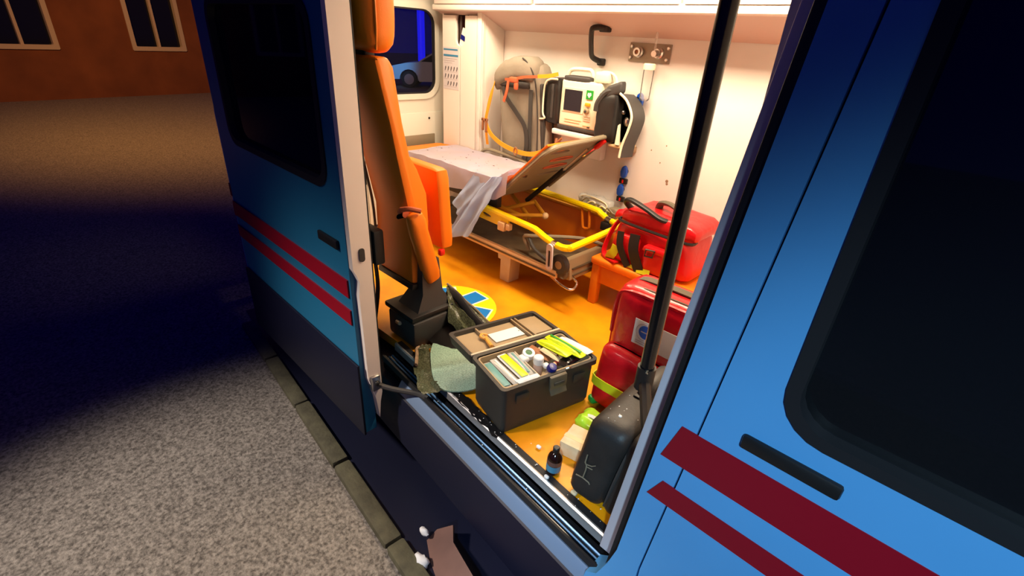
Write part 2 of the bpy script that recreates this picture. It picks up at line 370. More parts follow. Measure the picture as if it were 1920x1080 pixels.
for sx0, sx1, z0, z1 in ((-.310, -.268, .548, .655), (-.319, -.312, .412, .476)):
    done(B().prism([(sx0, z0), (1.0, z0), (1.0, z1), (sx0+.03, z1)], 0, .003, XZ(0, YS, 0)), 'stripe', 'stripe', fd)
hd = done(B().box(-.16, .02, YS-.012, YS+.002, .69, .725, .008), 'door_handle', 'black', fd)
g3 = struct(B().plate(rrect(.40, 1.20, 1.02, .84, .08, 5), [], -.03, -.024, XZ(0, YS, 0)), 'window_3', 'doorglass')
done(B().plate(rrect(.40, 1.20, 1.04, .86, .09, 5), [rrect(.40, 1.20, .99, .81, .07, 5)], -.024, .006, XZ(0, YS, 0)), 'gasket', 'rubber', g3)
struct(B().box(-.28, 1.0, .93, 2.6, -.12, -.06), 'floor_cab', 'rubber')
cs = thing('cab_seat', 'maroon cab seat behind the dark front window', 'seat', (.55, 1.3, 0))
done(B().soft((.52, 1.30, .95), (.09, .22, .38), .06, 5), 'backrest', 'cabseat', cs)
done(B().soft((.50, 1.30, 1.43), (.06, .13, .10), .05, 5), 'headrest', 'cabseat', cs)
done(B().soft((.76, 1.30, .50), (.24, .23, .08), .05, 5).box(.56, .95, 1.10, 1.50, -.06, .44, .02), 'seat', 'cabseat', cs)
# ------------------------------------------------------------------ open sliding door outside the flank
sd = struct(B().plate([(-2.95, -.30), (-1.645, -.30), (-1.645, 1.70), (-2.95, 1.70)], [rrect(-2.25, 1.17, 1.02, .62, .08, 5)], -.055, 0, XZ(0, .80, 0)), 'door_4', 'teal')  # teal here is the van blue, darkened for the less lit door
strip = [(.803, 1.70), (.803, .56), (.812, .54), (.826, .50), (.818, .44), (.820, .27), (.822, .02), (.850, -.10), (.862, -.22), (.872, -.13), (.884, -.08), (.884, 1.70)]
done(B().prism(strip, -.03, 0, T=YZ(-1.615, 0, 0)), 'door_edge', 'jambwarm', sd)
done(B().prism([(.884, 1.70), (.884, -.05), (.893, -.05), (.893, 1.70)], -.03, -.005, T=YZ(-1.615, 0, 0)), 'weather_seal', 'rubber', sd)
done(B().plate(rrect(.845, .615, .024, .056, .01, 3), [], 0, .004, YZ(-1.615, 0, 0)), 'lock_cover', 'dgrey', sd)
ro = done(B().box(-1.64, -1.60, .83, .875, -.05, .03, .008), 'roller_bracket', 'steel', sd)
done(B().tube([(-1.60, .86, -.02), (-1.55, .90, -.035), (-1.46, .965, -.04), (-1.40, .985, -.04)], .012, 8, sub=3), 'roller_arm', 'dgrey', ro)
done(B().sphere((-1.598, .852, -.005), .012, 8), 'bolt', 'black', ro)
done(B().box(-2.95, -1.66, .793, .80, .42, .50), 'stripe', 'stripe', sd)
done(B().box(-2.95, -1.66, .793, .80, .29, .36), 'stripe', 'stripe', sd)
done(B().box(-2.96, -1.64, .788, .80, -.31, .09, .004), 'lower_shade_band', 'navy', sd)  # shade low on the door, put in as a navy strip
done(B().box(-1.86, -1.70, .785, .80, .62, .66, .006), 'door_handle', 'black', sd)
g4 = struct(B().plate(rrect(-2.25, 1.17, 1.02, .62, .08, 5), [], -.03, -.024, XZ(0, .80, 0)), 'window_4', 'doorglass')
done(B().plate(rrect(-2.25, 1.17, 1.04, .64, .09, 5), [rrect(-2.25, 1.17, .98, .58, .07, 5)], -.024, .006, XZ(0, .80, 0)), 'gasket', 'rubber', g4)
# ------------------------------------------------------------------ outside
struct(B().box(-45, 12, -12, 40, -.62, -.55), 'ground', 'asphalt')
struct(B().prism([(-3.6, .90), (1.0, .53), (1.0, 1.6), (-3.6, 1.6)], -.552, -.544), 'under_van_shade_strip', 'navy')  # under-van shade put into the colour of this ground strip
kerb = struct(B(), 'kerb', 'kerb')
KA, KB = V(-3.4, .80, 0), V(.95, .447, 0)
kd = (KB-KA).normalized(); kn = V(-kd.y, kd.x, 0); KL = (KB-KA).length
for i in range(8):
    a = KA+kd*(KL*i/8+.006); b_ = KA+kd*(KL*(i+1)/8-.006); dz = random.uniform(-.004, .004)
    T = FR(a, kd, kn, (0, 0, 1))
    done(B(T).box(0, (b_-a).length, -.0, .082, -.57, -.515+dz, .012), 'kerb_stone', 'kerb', kerb)
bp = done(B(FR((-1.14, .78, -.55), (.93, -.30, .10), (.25, .80, .54), (-.20, -.46, .85))).plate([(0, 0), (.10, -.02), (.42, -.03), (.50, .02), (.48, .10), (.30, .115), (.10, .10), (.03, .13), (-.01, .06)], [], 0, .012), 'broken_trim_panel', 'brown', None, (-1.14, .78, -.55))
tag(bp, 'torn brown plastic trim panel lying on the ground under the van', 'panel')
for k, (p, r_, lb) in enumerate([((-1.075, .70, -.53), .03, 'crumpled pale paper scrap on the kerb below the torn brown panel'), ((-1.16, .775, -.50), .018, 'small pale crumpled scrap at the upper end of the torn brown panel')]):
    o = done(B().sphere(p, r_, 10, (1.3, .8, .9)), 'paper_scrap', 'paper', None, p)
    for v in o.data.vertices: v.co *= 1+.5*ns(v.co*60+Vector(p))
    tag(o, lb, 'scrap')
# car and glowing reflection streak seen through the rear window
car = thing('parked_car', 'pale blue-lit hatchback parked in the night beyond the rear window', 'car', (-17.1, 11.6, -.55))
CF = FR((-17.1, 11.6, -.55), (-.7071, -.7071, 0), (.7071, -.7071, 0), (0, 0, 1))   # local x forward, y towards its left, z up; origin under front axle
CF = FR((-17.1, 11.6, -.55), (-.7071, -.7071, 0), (.7071, -.7071, 0), (0, 0, 1))
prof = [(.78, .28), (.85, .55), (.78, .72), (.10, .88), (-.55, .95), (-3.2, .95), (-3.35, .55), (-3.3, .28), (-2.95, .28)] + [(-2.55+.36*math.cos(a), .30+.36*math.sin(a)) for a in [math.pi*(1-k/8) for k in range(9)]] + [(-.40, .24)] + [(.36*math.cos(a), .30+.36*math.sin(a)) for a in [math.pi*(1-k/8) for k in range(9)]]
CT = CF @ FR((0, 0, 0), (1, 0, 0), (0, 0, 1), (0, -1, 0))
done(B(CT).prism(prof, 0, 1.65), 'body', 'carpaint', car)
done(B(CT).prism([(-.45, .94), (-1.15, 1.38), (-1.7, 1.46), (-2.6, 1.42), (-3.15, .94)], .10, 1.55), 'cabin_glass', 'carglass', car)
done(B(CT).prism([(-1.12, 1.38), (-1.7, 1.475), (-2.6, 1.44), (-2.6, 1.41), (-1.7, 1.43), (-1.15, 1.35)], .06, 1.6).tube([(-.40, .94, .10), (-1.15, 1.38, .12)], .03, 6).tube([(-1.75, .94, .08), (-1.75, 1.42, .10)], .03, 6), 'roof', 'carpaint', car)
for wx in (0, -2.55):
    for wz in (.10, 1.55):
        wl = done(B(CT).lathe([(.15, -.09), (.29, -.09), (.31, -.05), (.31, .05), (.29, .09), (.15, .09)], 24, T=Matrix.Translation((wx, .31, wz))), 'wheel', 'tyre', car)
        done(B(CT).lathe([(.0, -.095), (.19, -.095), (.19, .095), (.0, .095)], 16, T=Matrix.Translation((wx, .31, wz))), 'rim', 'steel', wl)
done(B(CT).sphere((.72, .66, .22), .1, 8, (.8, .8, 1)), 'headlight', 'white', car)
bl = done(B().lathe([(.16, -.55), (.16, 4.6), (.10, 4.75)], 12, T=Matrix.Translation((-19.8, 14.15, 0))), 'reflection_streak', 'bluestreak', None, (-19.8, 14.15, -.55))  # glowing column added for a streak reflected in the glass
tag(bl, 'tall blue glow standing for a reflection streak behind the parked car', 'reflection streak')
# dark street front across the road, lit by the added amber spot
fac = thing('building', 'brown rendered building in amber light across the road', 'building', (-16, 3.0, -.55))
FT = FR((-15.0, -9.0, -.55), (-.16, .987, 0), (0, 0, 1), (.987, .16, 0))
done(B(FT).plate([(0, 0), (14.5, 0), (14.5, 7), (0, 7)], [rrect(x, z, 1.2, 1.5, .02, 1) for x in (1.6, 4.4, 7.2, 10.0, 12.8) for z in (1.9, 4.9)], -.3, 0), 'wall', 'facade', fac)
for x in (1.6, 4.4, 7.2, 10.0, 12.8):
    for z in (1.9, 4.9):
        wd = done(B(FT).plate(rrect(x, z, 1.3, 1.6, .02, 1), [rrect(x, z, 1.1, 1.4, .02, 1)], -.12, .03).box(x-.03, x+.03, z-.7, z+.7, -.1, 0), 'window', 'beige', fac)
        done(B(FT).box(x-.6, x+.6, z-.75, z+.75, -.14, -.10), 'pane', 'carglass', wd)
done(B(FT).box(-.2, 14.7, 7, 7.25, -.4, .3, .02), 'cornice', 'facade', fac)

# ================================================================== FIXED FURNITURE
lk = thing('overhead_locker', 'long pale overhead locker with slanted underside along the far wall', 'locker', (-1.6, 2.5, 1.44))
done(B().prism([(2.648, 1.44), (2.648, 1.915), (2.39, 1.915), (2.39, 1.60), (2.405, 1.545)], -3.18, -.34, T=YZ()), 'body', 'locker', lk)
done(B().prism([(2.405, 1.538), (2.372, 1.545), (2.372, 1.575), (2.405, 1.59)], -3.18, -.34, T=YZ(), r=.004), 'edge_trim', 'cab', lk)
for x0, x1 in ((-3.15, -2.23), (-2.21, -1.29), (-1.27, -.36)):
    dd = done(B().box(x0, x1, 2.364, 2.3885, 1.579, 1.90, .006), 'door', 'cab', lk)
    done(B().box((x0+x1)/2-.05, (x0+x1)/2+.05, 2.353, 2.364, 1.63, 1.65, .004), 'latch', 'greyshell', dd)
sc = thing('side_cabinet', 'tall cream two-door cabinet with finger slot beside rear doors', 'cabinet', (-2.94, 2.55, 0))
done(B().box(-3.16, -2.72, 2.468, 2.648, .02, 1.545, .006).plate([(-3.16, .02), (-2.72, .02), (-2.72, 1.545), (-3.16, 1.545)], [[(-3.145, .56), (-2.735, .56), (-2.735, 1.528), (-3.145, 1.528)]], 0, .02, XZ(0, 2.468, 0)), 'body', 'cab', sc)
slot = [(-2.945+.052*math.cos(a), 1.375+.052*math.sin(a)) for a in [math.pi+math.pi*k/10 for k in range(11)]]
dl = done(B().plate([(-3.142, .59), (-2.949, .59), (-2.949, 1.325)]+[p for p in slot if p[0] < -2.949][::-1]+[(-2.997, 1.515), (-3.142, 1.515)], [], 0, .018, XZ(0, 2.452, 0)), 'door', 'cab', sc)
dr = done(B().plate([(-2.941, .59), (-2.770, .59), (-2.770, 1.515), (-2.893, 1.515)]+[p for p in slot if p[0] > -2.941][::-1]+[(-2.941, 1.325)], [], 0, .018, XZ(0, 2.452, 0)), 'door', 'cab', sc)
done(B().box(-3.0, -2.89, 2.463, 2.467, 1.30, 1.525), 'slot_backing', 'amber', sc)
done(B().box(-2.765, -2.725, 2.43, 2.452, .59, 1.535, .004), 'side_trim', 'cab', sc)
bt = thing('saline_bottle', 'white and blue bottle glimpsed through the cabinet finger slot', 'bottle', (-2.945, 2.458, 1.36))
done(B(Matrix.Translation((-2.945, 2.458, 1.335)) @ Matrix.Rotation(.35, 4, 'Y')).soft((0, 0, .045), (.036, .005, .06), .006, 4), 'body', 'white', bt)
done(B(Matrix.Translation((-2.945, 2.45, 1.335)) @ Matrix.Rotation(.35, 4, 'Y')).box(-.030, .034, .0, .003, .03, .06), 'label', 'navycap', bt)
ps = thing('instruction_poster', 'pale printed instruction poster with blue header bars on the cabinet door', 'poster', (-3.05, 2.434, 1.04))
done(B().box(-3.137, -2.957, 2.4325, 2.4335, 1.035, 1.315), 'sheet', 'posterp', ps)
done(B().box(-3.13, -2.97, 2.4315, 2.4325, 1.295, 1.305), 'header_bar', 'printblue', ps)
done(B().box(-3.13, -2.965, 2.4315, 2.4325, 1.255, 1.268), 'header_bar', 'printblue', ps)
pb = B(); pg = B()
for k in range(3): pg.box(-3.125, -2.975-.03*k, 2.4315, 2.4325, 1.24-k*.014, 1.243-k*.014)
for j, z in enumerate((1.175, 1.125, 1.075)):
    pg.box(-3.128, -2.972, 2.4315, 2.4325, z-.022, z-.0205)
    for i in range(5-(j == 2)):
        x = -3.118+i*.033+(j == 2)*.03
        pb.prism([(x, z-.014), (x+.006, z-.016), (x+.016, z+.004), (x+.014, z+.016), (x+.006, z+.012)], 0, .001, XZ(0, 2.4325, 0))
done(pb, 'pictograms', 'printgrey', ps); done(pg, 'text_lines', 'printpale', ps)

# low orange box along the far wall
ob = thing('wall_box', 'low orange padded box along the far wall behind the stretcher', 'box', (-2.3, 2.6, 0))
done(B().box(-2.70, -1.56, 2.57, 2.645, .02, .40, .012), 'body', 'orange2', ob)
done(B().box(-2.70, -1.55, 2.563, 2.648, .40, .415, .006), 'top_edge', 'mustard', ob)

# grab handle
gh = thing('grab_bar', 'black angled grab handle on the far wall above the monitor', 'grab bar', (-1.93, 2.65, 1.40))
done(B().tube([(-1.805, 2.55, 1.478), (-1.855, 2.505, 1.476), (-1.876, 2.508, 1.455), (-1.893, 2.545, 1.37), (-1.903, 2.58, 1.325), (-1.885, 2.635, 1.303)], [(.017, .015)], 10, sub=4), 'grip', 'black', gh)
done(B().box(-1.845, -1.785, 2.53, 2.575, 1.455, 1.485, .008), 'mount', 'black', gh)
done(B().box(-1.905, -1.850, 2.63, 2.65, 1.28, 1.32, .008), 'mount', 'black', gh)
# oxygen outlets
op = thing('oxygen_outlet_panel', 'metal plate with two round gas outlets on the far wall', 'gas outlet', (-1.565, 2.65, 1.365))
done(B().box(-1.695, -1.437, 2.642, 2.65, 1.318, 1.414, .002), 'plate', 'plate', op)
for x, z in ((-1.680, 1.395), (-1.682, 1.338), (-1.452, 1.395), (-1.455, 1.338)):
    done(B().lathe([(.010, 0), (.010, .006), (.006, .009)], 10, T=FR((x, 2.642, z), (1, 0, 0), (0, 0, 1), (0, -1, 0))), 'screw', 'steel', op)
for x in (-1.628, -1.503):
    ol = done(B().lathe([(.028, 0), (.028, .012), (.022, .02), (.022, .034), (.012, .034), (.011, .012)], 18, T=FR((x, 2.642, 1.368), (1, 0, 0), (0, 0, 1), (0, -1, 0))), 'outlet', 'steel', op)
    done(B().lathe([(.012, .0), (.012, .028)], 12, T=FR((x, 2.642, 1.368), (1, 0, 0), (0, 0, 1), (0, -1, 0))), 'socket', 'brownp', ol)
fm = thing('humidifier_bottle', 'clear humidifier bottle hanging from the right gas outlet', 'bottle', (-1.53, 2.60, 1.15))
FTM = FR((-1.505, 2.605, 1.335), (1, 0, 0), (0, 1, 0), (0, 0, 1))
done(B().tube([(-1.503, 2.61, 1.368), (-1.503, 2.58, 1.365)], .016, 10), 'probe', 'steel', fm)
done(B().lathe([(.006, 0), (.006, .16)], 10, T=Matrix.Translation((-1.503, 2.585, 1.37))), 'flow_tube', 'clearbottle', fm)
done(B().lathe([(.032, 0), (.034, .008), (.034, .026), (.028, .032)], 18, T=Matrix.Translation((-1.525, 2.600, 1.285))), 'collar', 'cream', fm)
done(B().lathe([(.020, -.16), (.028, -.15), (.030, 0)], 18, T=Matrix.Translation((-1.525, 2.600, 1.285))), 'jar', 'clearbottle', fm)
def plug(x, z, sock, lb, sc_=1.0):
    t = thing('wall_plug', lb, 'plug', (x, 2.65, z), None)
    pts = [(0, .042), (.016, .030), (.024, 0), (.020, -.03), (.008, -.042), (-.008, -.042), (-.020, -.03), (-.024, 0), (-.016, .030)]
    done(B(XZ(x, 2.65, z)).prism([(a*sc_, b*sc_) for a, b in pts], .012, .036, r=.005), 'cover', 'bluecap', t)
    done(B(XZ(x, 2.65, z)).lathe([(.016, 0), (.016, .014)], 12), 'stem', 'dgrey', t)
    return t
plug(-1.567, 1.122, 0, 'blue drop-shaped wall plug directly under the clear humidifier bottle')
plug(-1.593, .705, 1, 'upper blue plug above the red bag on the far wall', .92)
plug(-1.600, .590, 1, 'lower blue plug above the red bag on the far wall', .92)
for z, lb in ((.645, 'black socket between the two blue plugs on far wall'), (.530, 'black socket beneath the lower blue plug on far wall')):
    t = thing('wall_socket', lb, 'socket', (-1.595, 2.65, z))
    done(B().box(-1.622, -1.570, 2.628, 2.65, z-.016, z+.016, .004), 'housing', 'black', t)
    done(B().box(-1.600, -1.590, 2.624, 2.629, z-.010, z+.010, .001), 'pin_cover', 'redp', t)

# ================================================================== ATTENDANT SEAT
st = thing('attendant_seat', 'tall orange attendant seat with tip-up cushion and lowered armrest by door', 'seat', (-1.9, 1.25, 0))
bk = [(1.195, .30), (1.198, .64), (1.145, .912), (1.122, 1.05), (1.068, 1.295), (1.085, 1.31), (1.135, 1.305), (1.155, 1.27), (1.185, 1.06), (1.214, .92), (1.25, .86), (1.298, .74), (1.305, .60), (1.30, .45), (1.285, .31), (1.25, .285)]
done(B().prism(bk, -2.105, -1.80, T=YZ(), r=.016), 'backrest', 'orange', st)
hr = done(B().soft((-1.955, 1.118, 1.475), (.155, .058, .158), .05, 9, lambda P, q: (P.x*(1+.04*(1-q.z*q.z)), P.y*(1+.22*(1-q.z*q.z))+.002*math.sin(P.z*160)*(abs(q.x) > .9), P.z)), 'headrest', 'orange', st)
done(B().tube([(-1.815, 1.088, 1.33), (-1.797, 1.083, 1.40), (-1.795, 1.083, 1.48), (-1.797, 1.083, 1.56), (-1.815, 1.088, 1.62)], .0045, 6, sub=4), 'piping', 'orange2', hr)
done(B().box(-2.05, -1.90, 1.085, 1.135, 1.29, 1.34, .01), 'headrest_post', 'black', st)
done(B().soft((-1.965, 1.405, .635), (.165, .042, .205), .028, 7, lambda P, q: (P.x, P.y+.03*(-q.z)*.5, P.z)), 'seat_cushion', 'orange', st)
ar = done(B(FR((-1.765, 1.172, .64), (1, 0, 0), (0, .93, .30), (0, .26, -.965))).soft((0, .03, .165), (.034, .046, .19), .03, 7, lambda P, q: (P.x, P.y+.004*math.sin(P.z*70)*(q.z < -.4), P.z)), 'armrest', 'orange', st)
done(B().lathe([(.018, -.03), (.022, 0), (.018, .012)], 12, T=FR((-1.81, 1.175, .665), (0, 1, 0), (0, 0, 1), (1, 0, 0))).tube([(-1.80, 1.15, .69), (-1.76, 1.17, .70), (-1.73, 1.21, .69)], .012, 8, sub=3), 'armrest_pivot', 'redstrap', ar)
done(B().lathe([(.012, -.01), (.012, .012)], 10, T=FR((-1.80, 1.20, .66), (0, 1, 0), (0, 0, 1), (0, -1, 0)) @ Matrix.Translation((-.03, 0, .02))), 'bolt', 'black', ar)
done(B().prism([(1.184, .272), (1.29, .262), (1.29, .295), (1.19, .302)], -2.10, -1.79, T=YZ(), r=.006), 'back_base', 'black', st)
done(B().loft([[(-1.90, 1.16, .16), (-1.72, 1.16, .16), (-1.72, 1.38, .16), (-1.90, 1.38, .16)], [(-1.87, 1.22, .25), (-1.75, 1.22, .25), (-1.75, 1.34, .25), (-1.87, 1.34, .25)], [(-1.865, 1.23, .42), (-1.765, 1.23, .42), (-1.765, 1.33, .42), (-1.865, 1.33, .42)]]), 'column', 'dgrey', st)
done(B().tube([(-2.106, 1.078, 1.28), (-2.108, 1.128, 1.0), (-2.108, 1.165, .80), (-2.106, 1.190, .60), (-2.100, 1.186, .32)], .007, 6, sub=4), 'pale_edging', 'greyshell', st)
done(B().box(-1.95, -1.70, 1.12, 1.42, .145, .175, .01), 'swivel_plate', 'black', st)
done(B().box(-1.92, -1.69, 1.12, 1.40, .0055, .145, .016), 'pedestal', 'dgrey', st)
done(B().tube([(-1.84, 1.12, .10), (-1.80, 1.112, .11)], .010, 8), 'pedestal_bolt', 'steel', st)
done(B().soft((-1.815, 1.385, .418), (.014, .016, .018), .009, 3), 'buckle', 'redp', st)
rl = thing('seatbelt_reel', 'dark grey belt reel with black strap between door edge and seat', 'seat belt', (-2.02, 1.10, .5))
done(B().box(-2.02, -1.895, 1.06, 1.115, .40, .575, .012), 'housing', 'dgrey', rl)
done(B().strap([(-1.985, 1.085, .565), (-1.99, 1.075, .72), (-2.01, 1.07, .95), (-2.02, 1.07, 1.25)], .035, .003, (1, 0, 0), 4), 'strap', 'black', rl)
done(B().strap([(-1.955, 1.09, .41), (-1.965, 1.10, .25), (-2.0, 1.09, .06)], .035, .003, (1, 0, 0), 4), 'lower_strap', 'black', rl)
done(B().box(-2.04, -1.965, 1.062, 1.09, .77, .865, .008), 'guide', 'black', rl)

# ================================================================== STRETCHER
Y0, Y1 = 2.0, 2.422
sr = thing('stretcher', 'yellow-framed patient stretcher with orange mattress and raised grey backrest', 'stretcher', (-2.3, 2.23, .25))
done(B().soft((-2.60, (Y0+Y1)/2, .605), (.56, (Y1-Y0)/2, .038), .03, 8), 'mattress', 'orange', sr)
IN = V(.735, 0, .678).normalized(); NR = V(-.678, 0, .735).normalized()   # along the raised back, and its upper normal
BF = FR((-1.985, Y0, .615), IN, (0, 1, 0), (-NR).cross(V(0, 0, 0)) if False else -NR)
LW = .50; LL = .43
def backshape(inset):
    c = []
    def arc(cx, cy, r, a0, a1, n=7):
        for k in range(n+1):
            a = math.radians(a0+(a1-a0)*k/n); c.append((cx+r*math.cos(a), cy+r*math.sin(a)))
    r1, r2 = .09, .05
    c.append((inset-.13, inset))
    arc(LL-.01-r1, inset+r1, r1-.0, -90, 0); arc(LL+.02-r2, LW-inset-r2, r2, 0, 90)
    c.append((inset-.13, LW-inset)); return c
def slotp(cx, cy, l, wd, deg, n=8):
    a = math.radians(deg); ca, sa = math.cos(a), math.sin(a); p = []
    for k in range(2*n):
        t = 2*math.pi*k/(2*n); x, y = l/2*math.cos(t), wd/2*math.sin(t)*(1-.3*math.cos(t)); p.append((cx+x*ca-y*sa, cy+x*sa+y*ca))
    return p
slots = [slotp(.345, .16, .035, .16, 0), slotp(.262, .25, .030, .20, 0), slotp(.18, .27, .028, .21, 0), slotp(.09, .29, .022, .21, 0), slotp(.10, .075, .032, .06, 30)]
shell = done(B(BF).plate(backshape(0), slots, -.014, .0), 'backrest_shell', 'greyshell', sr)
rim = backshape(.006)
done(B(BF).tube([(x, y, .004) for x, y in rim], .012, 8), 'shell_rim', 'greyshell', shell)
def ringtube(p): return [(x, y, .002) for x, y in p]
for q in slots[1:3]: done(B(BF).tube(ringtube(q), .004, 6, closed=True), 'slot_edge', 'redstrap', shell)
done(B(BF).soft((.205, LW/2, -.022), (.20, LW/2-.005, .009), .008, 7), 'back_mattress', 'orange', sr)
lt = done(B(BF).box(.355, .44, LW-.06, LW-.025, .006, .030, .008), 'release_latch', 'redp', sr)
done(B(BF).tube([(.36, LW-.045, .014), (.31, LW-.08, .02), (.28, LW-.09, .02)], .008, 6), 'latch_rod', 'chrome', lt)
done(B().tube([(-2.12, 2.335, .440), (-1.855, 2.355, .695)], .016, 10), 'gas_strut', 'black', sr)
done(B().tube([(-1.855, 2.355, .695), (-1.70, 2.365, .85)], .007, 8), 'strut_rod', 'steel', sr)
# under-frame and yellow loop
fm_ = done(B().box(-3.1, -2.09, Y0+.02, Y1-.02, .53, .57, .008).box(-2.9, -2.09, Y0+.03, Y0+.07, .45, .53, .005), 'bed_frame', 'black', sr)
zr = .432
near = [(-2.40, Y0, .455), (-2.10, Y0, .443), (-1.78, Y0, .430), (-1.72, Y0, .422), (-1.66, Y0, .402), (-1.60, Y0, .388)]
done(B().tube(near, .020, 10, sub=3), 'side_rail', 'yellow', sr)
done(B().tube([(-1.565, Y0-.002, .385), (-1.525, Y0, .382), (-1.49, Y0+.012, .386), (-1.478, Y0+.05, .392), (-1.476, Y0+.40, .408), (-1.482, Y0+.455, .41), (-1.51, Y0+.50, .412), (-1.56, Y0+.52, .415)], .020, 10, sub=3), 'end_bar', 'yellow', sr)
done(B().tube([(-1.605, Y0, .388), (-1.56, Y0-.002, .385)], .0175, 10), 'joint', 'chrome', sr)
done(B().tube([(-1.555, Y0+.52, .415), (-1.61, Y0+.53, .420)], .0175, 10), 'joint', 'chrome', sr)
done(B().tube([(-1.61, Y0+.53, .420), (-1.66, Y0+.535, .437), (-1.75, Y0+.535, .452), (-2.40, Y0+.535, .462)], .020, 10, sub=3), 'side_rail', 'yellow', sr)
done(B().tube([(-1.81, Y0+.535, .45), (-1.79, Y0+.535, .33), (-1.775, Y0+.535, .305), (-1.74, Y0+.535, .312), (-1.735, Y0+.535, .34), (-1.75, Y0+.535, .44)], .009, 8, sub=3), 'rail_loop', 'orange2', sr)
fl = done(B().plate([(-2.38, .37), (-1.96, .36), (-1.95, .425), (-2.38, .44)], [slotp(-2.15, .40, .09, .022, -3)], 0, .014, XZ(0, Y0+.012, 0)), 'side_flange', 'yellow', sr)
done(B().box(-2.02, -1.965, Y0-.03, Y0+.01, .345, .40, .006).box(-1.955, -1.925, Y0-.025, Y0+.01, .36, .40, .006), 'flange_clip', 'tanrail', fl)
done(B().box(-1.86, -1.78, Y0-.012, Y0+.006, .428, .444, .004), 'rail_grip', 'mustard', sr)
for (a, b_) in (((-2.28, 2.08, .46), (-1.98, 2.20, .38)), ((-2.26, 2.32, .46), (-1.98, 2.22, .38)), ((-2.22, 2.10, .38), (-2.02, 2.30, .46)), ((-2.10, 2.06, .40), (-1.90, 2.26, .41)), ((-2.06, 2.34, .45), (-1.90, 2.27, .41))):
    done(B().tube([a, b_], .013, 8), 'linkage_bar', 'mustard', sr)
done(B().sphere((-1.89, 2.265, .41), .022, 10), 'linkage_pivot', 'tanrail', sr)
done(B().box(-1.63, -1.565, Y0+.50, Y0+.54, .345, .40, .008), 'corner_bracket', 'black', sr)
lv = done(B(FR((-1.582, Y0-.022, .24), (1, 0, 0), (-.07, 0, 1), (0, -1, 0))).plate(rrect(0, .07, .042, .155, .018, 4), [rrect(0, .062, .018, .10, .009, 3)], 0, .012), 'release_lever', 'jamb', sr)
done(B(FR((-1.582, Y0-.022, .24), (1, 0, 0), (-.07, 0, 1), (0, -1, 0))).plate(rrect(0, .062, .020, .102, .010, 3), [], .002, .004), 'lever_inset', 'dgrey', lv)
whl = done(B().lathe([(.02, -.018), (.052, -.018), (.06, -.010), (.06, .010), (.052, .018), (.02, .018)], 20, T=FR((-1.535, Y0+.012, .272), (1, 0, 0), (0, 0, 1), (0, -1, 0))), 'caster', 'dgrey', sr)
done(B().lathe([(0, -.02), (.024, -.02), (.024, .02), (0, .022)], 14, T=FR((-1.535, Y0+.012, .272), (1, 0, 0), (0, 0, 1), (0, -1, 0))), 'hub', 'taupe', whl)
done(B().tube([(-1.82, 2.06, .255), (-1.86, 2.05, .33), (-1.80, 2.08, .345), (-1.62, 2.30, .335), (-1.50, 2.40, .30)], .012, 8, sub=4), 'under_loop', 'greyshell', sr)
done(B().tube([(-1.83, 2.06, .33), (-1.76, 2.04, .28), (-1.62, 2.03, .245)], .011, 8, sub=3), 'under_arm', 'dgrey', sr)
done(B().tube([(-2.69, 2.435, .57), (-2.70, 2.438, .63), (-2.64, 2.438, .67), (-2.52, 2.438, .672), (-2.25, 2.438, .655), (-2.17, 2.438, .60)], .012, 8, sub=4), 'guard_rail', 'greyshell', sr)
for y in (2.06, 2.40):
    done(B().box(-2.86, -2.80, y-.02, y+.02, .25, .54, .006), 'leg', 'black', sr)
    done(B().tube([(-2.78, y, .26), (-2.15, y, .53)], .014, 8), 'leg', 'black', sr)
# platform under it
pf = thing('stretcher_platform', 'low taupe platform with tan side rail carrying the yellow stretcher', 'platform', (-2.2, 2.23, 0))
done(B().box(-3.05, -1.50, Y0+.01, 2.44, .185, .225, .008), 'deck', 'tray', pf)
done(B().prism([(Y0-.012, .182), (Y0+.012, .182), (Y0+.012, .232), (Y0-.012, .232)], -3.05, -1.545, T=YZ(), r=.004), 'side_rail', 'tanrail', pf)
done(B().box(-3.05, -1.545, Y0-.017, Y0-.011, .200, .210), 'rail_groove', 'tray', pf)
done(B().prism([(-1.54, .17), (-1.485, .175), (-1.49, .22), (-1.50, .265), (-1.515, .29), (-1.545, .295)], -2.43, -(Y0+.05), T=FR((0, 0, 0), (1, 0, 0), (0, 0, 1), (0, -1, 0)), r=.004), 'end_block', 'taupe', pf)
for z in (.200, .238): done(B().box(-1.496+.01*(z < .22), -1.482+.004*(z < .22), Y0+.07, 2.42, z, z+.006), 'groove', 'tray', pf)
done(B().tube([(-1.60, Y0-.005, .19), (-1.50, Y0-.01, .165), (-1.44, Y0-.008, .158), (-1.425, Y0+.02, .16), (-1.44, Y0+.06, .175), (-1.49, Y0+.08, .19)], .007, 8, sub=4), 'pull_handle', 'chrome', pf)
for x in (-2.0, -2.85):
    ft = done(B().prism([(x-.04, .182), (x-.035, .14), (x-.012, .14), (x-.012, .0), (x+.07, .0), (x+.078, .182)], -(Y0+.10), -(Y0+.005), T=FR((0, 0, 0), (1, 0, 0), (0, 0, 1), (0, -1, 0)), r=.004), 'foot', 'beige', pf)
    done(B().box(x-.03, x+.07, 2.36, 2.44, 0, .186, .004), 'foot', 'beige', pf)
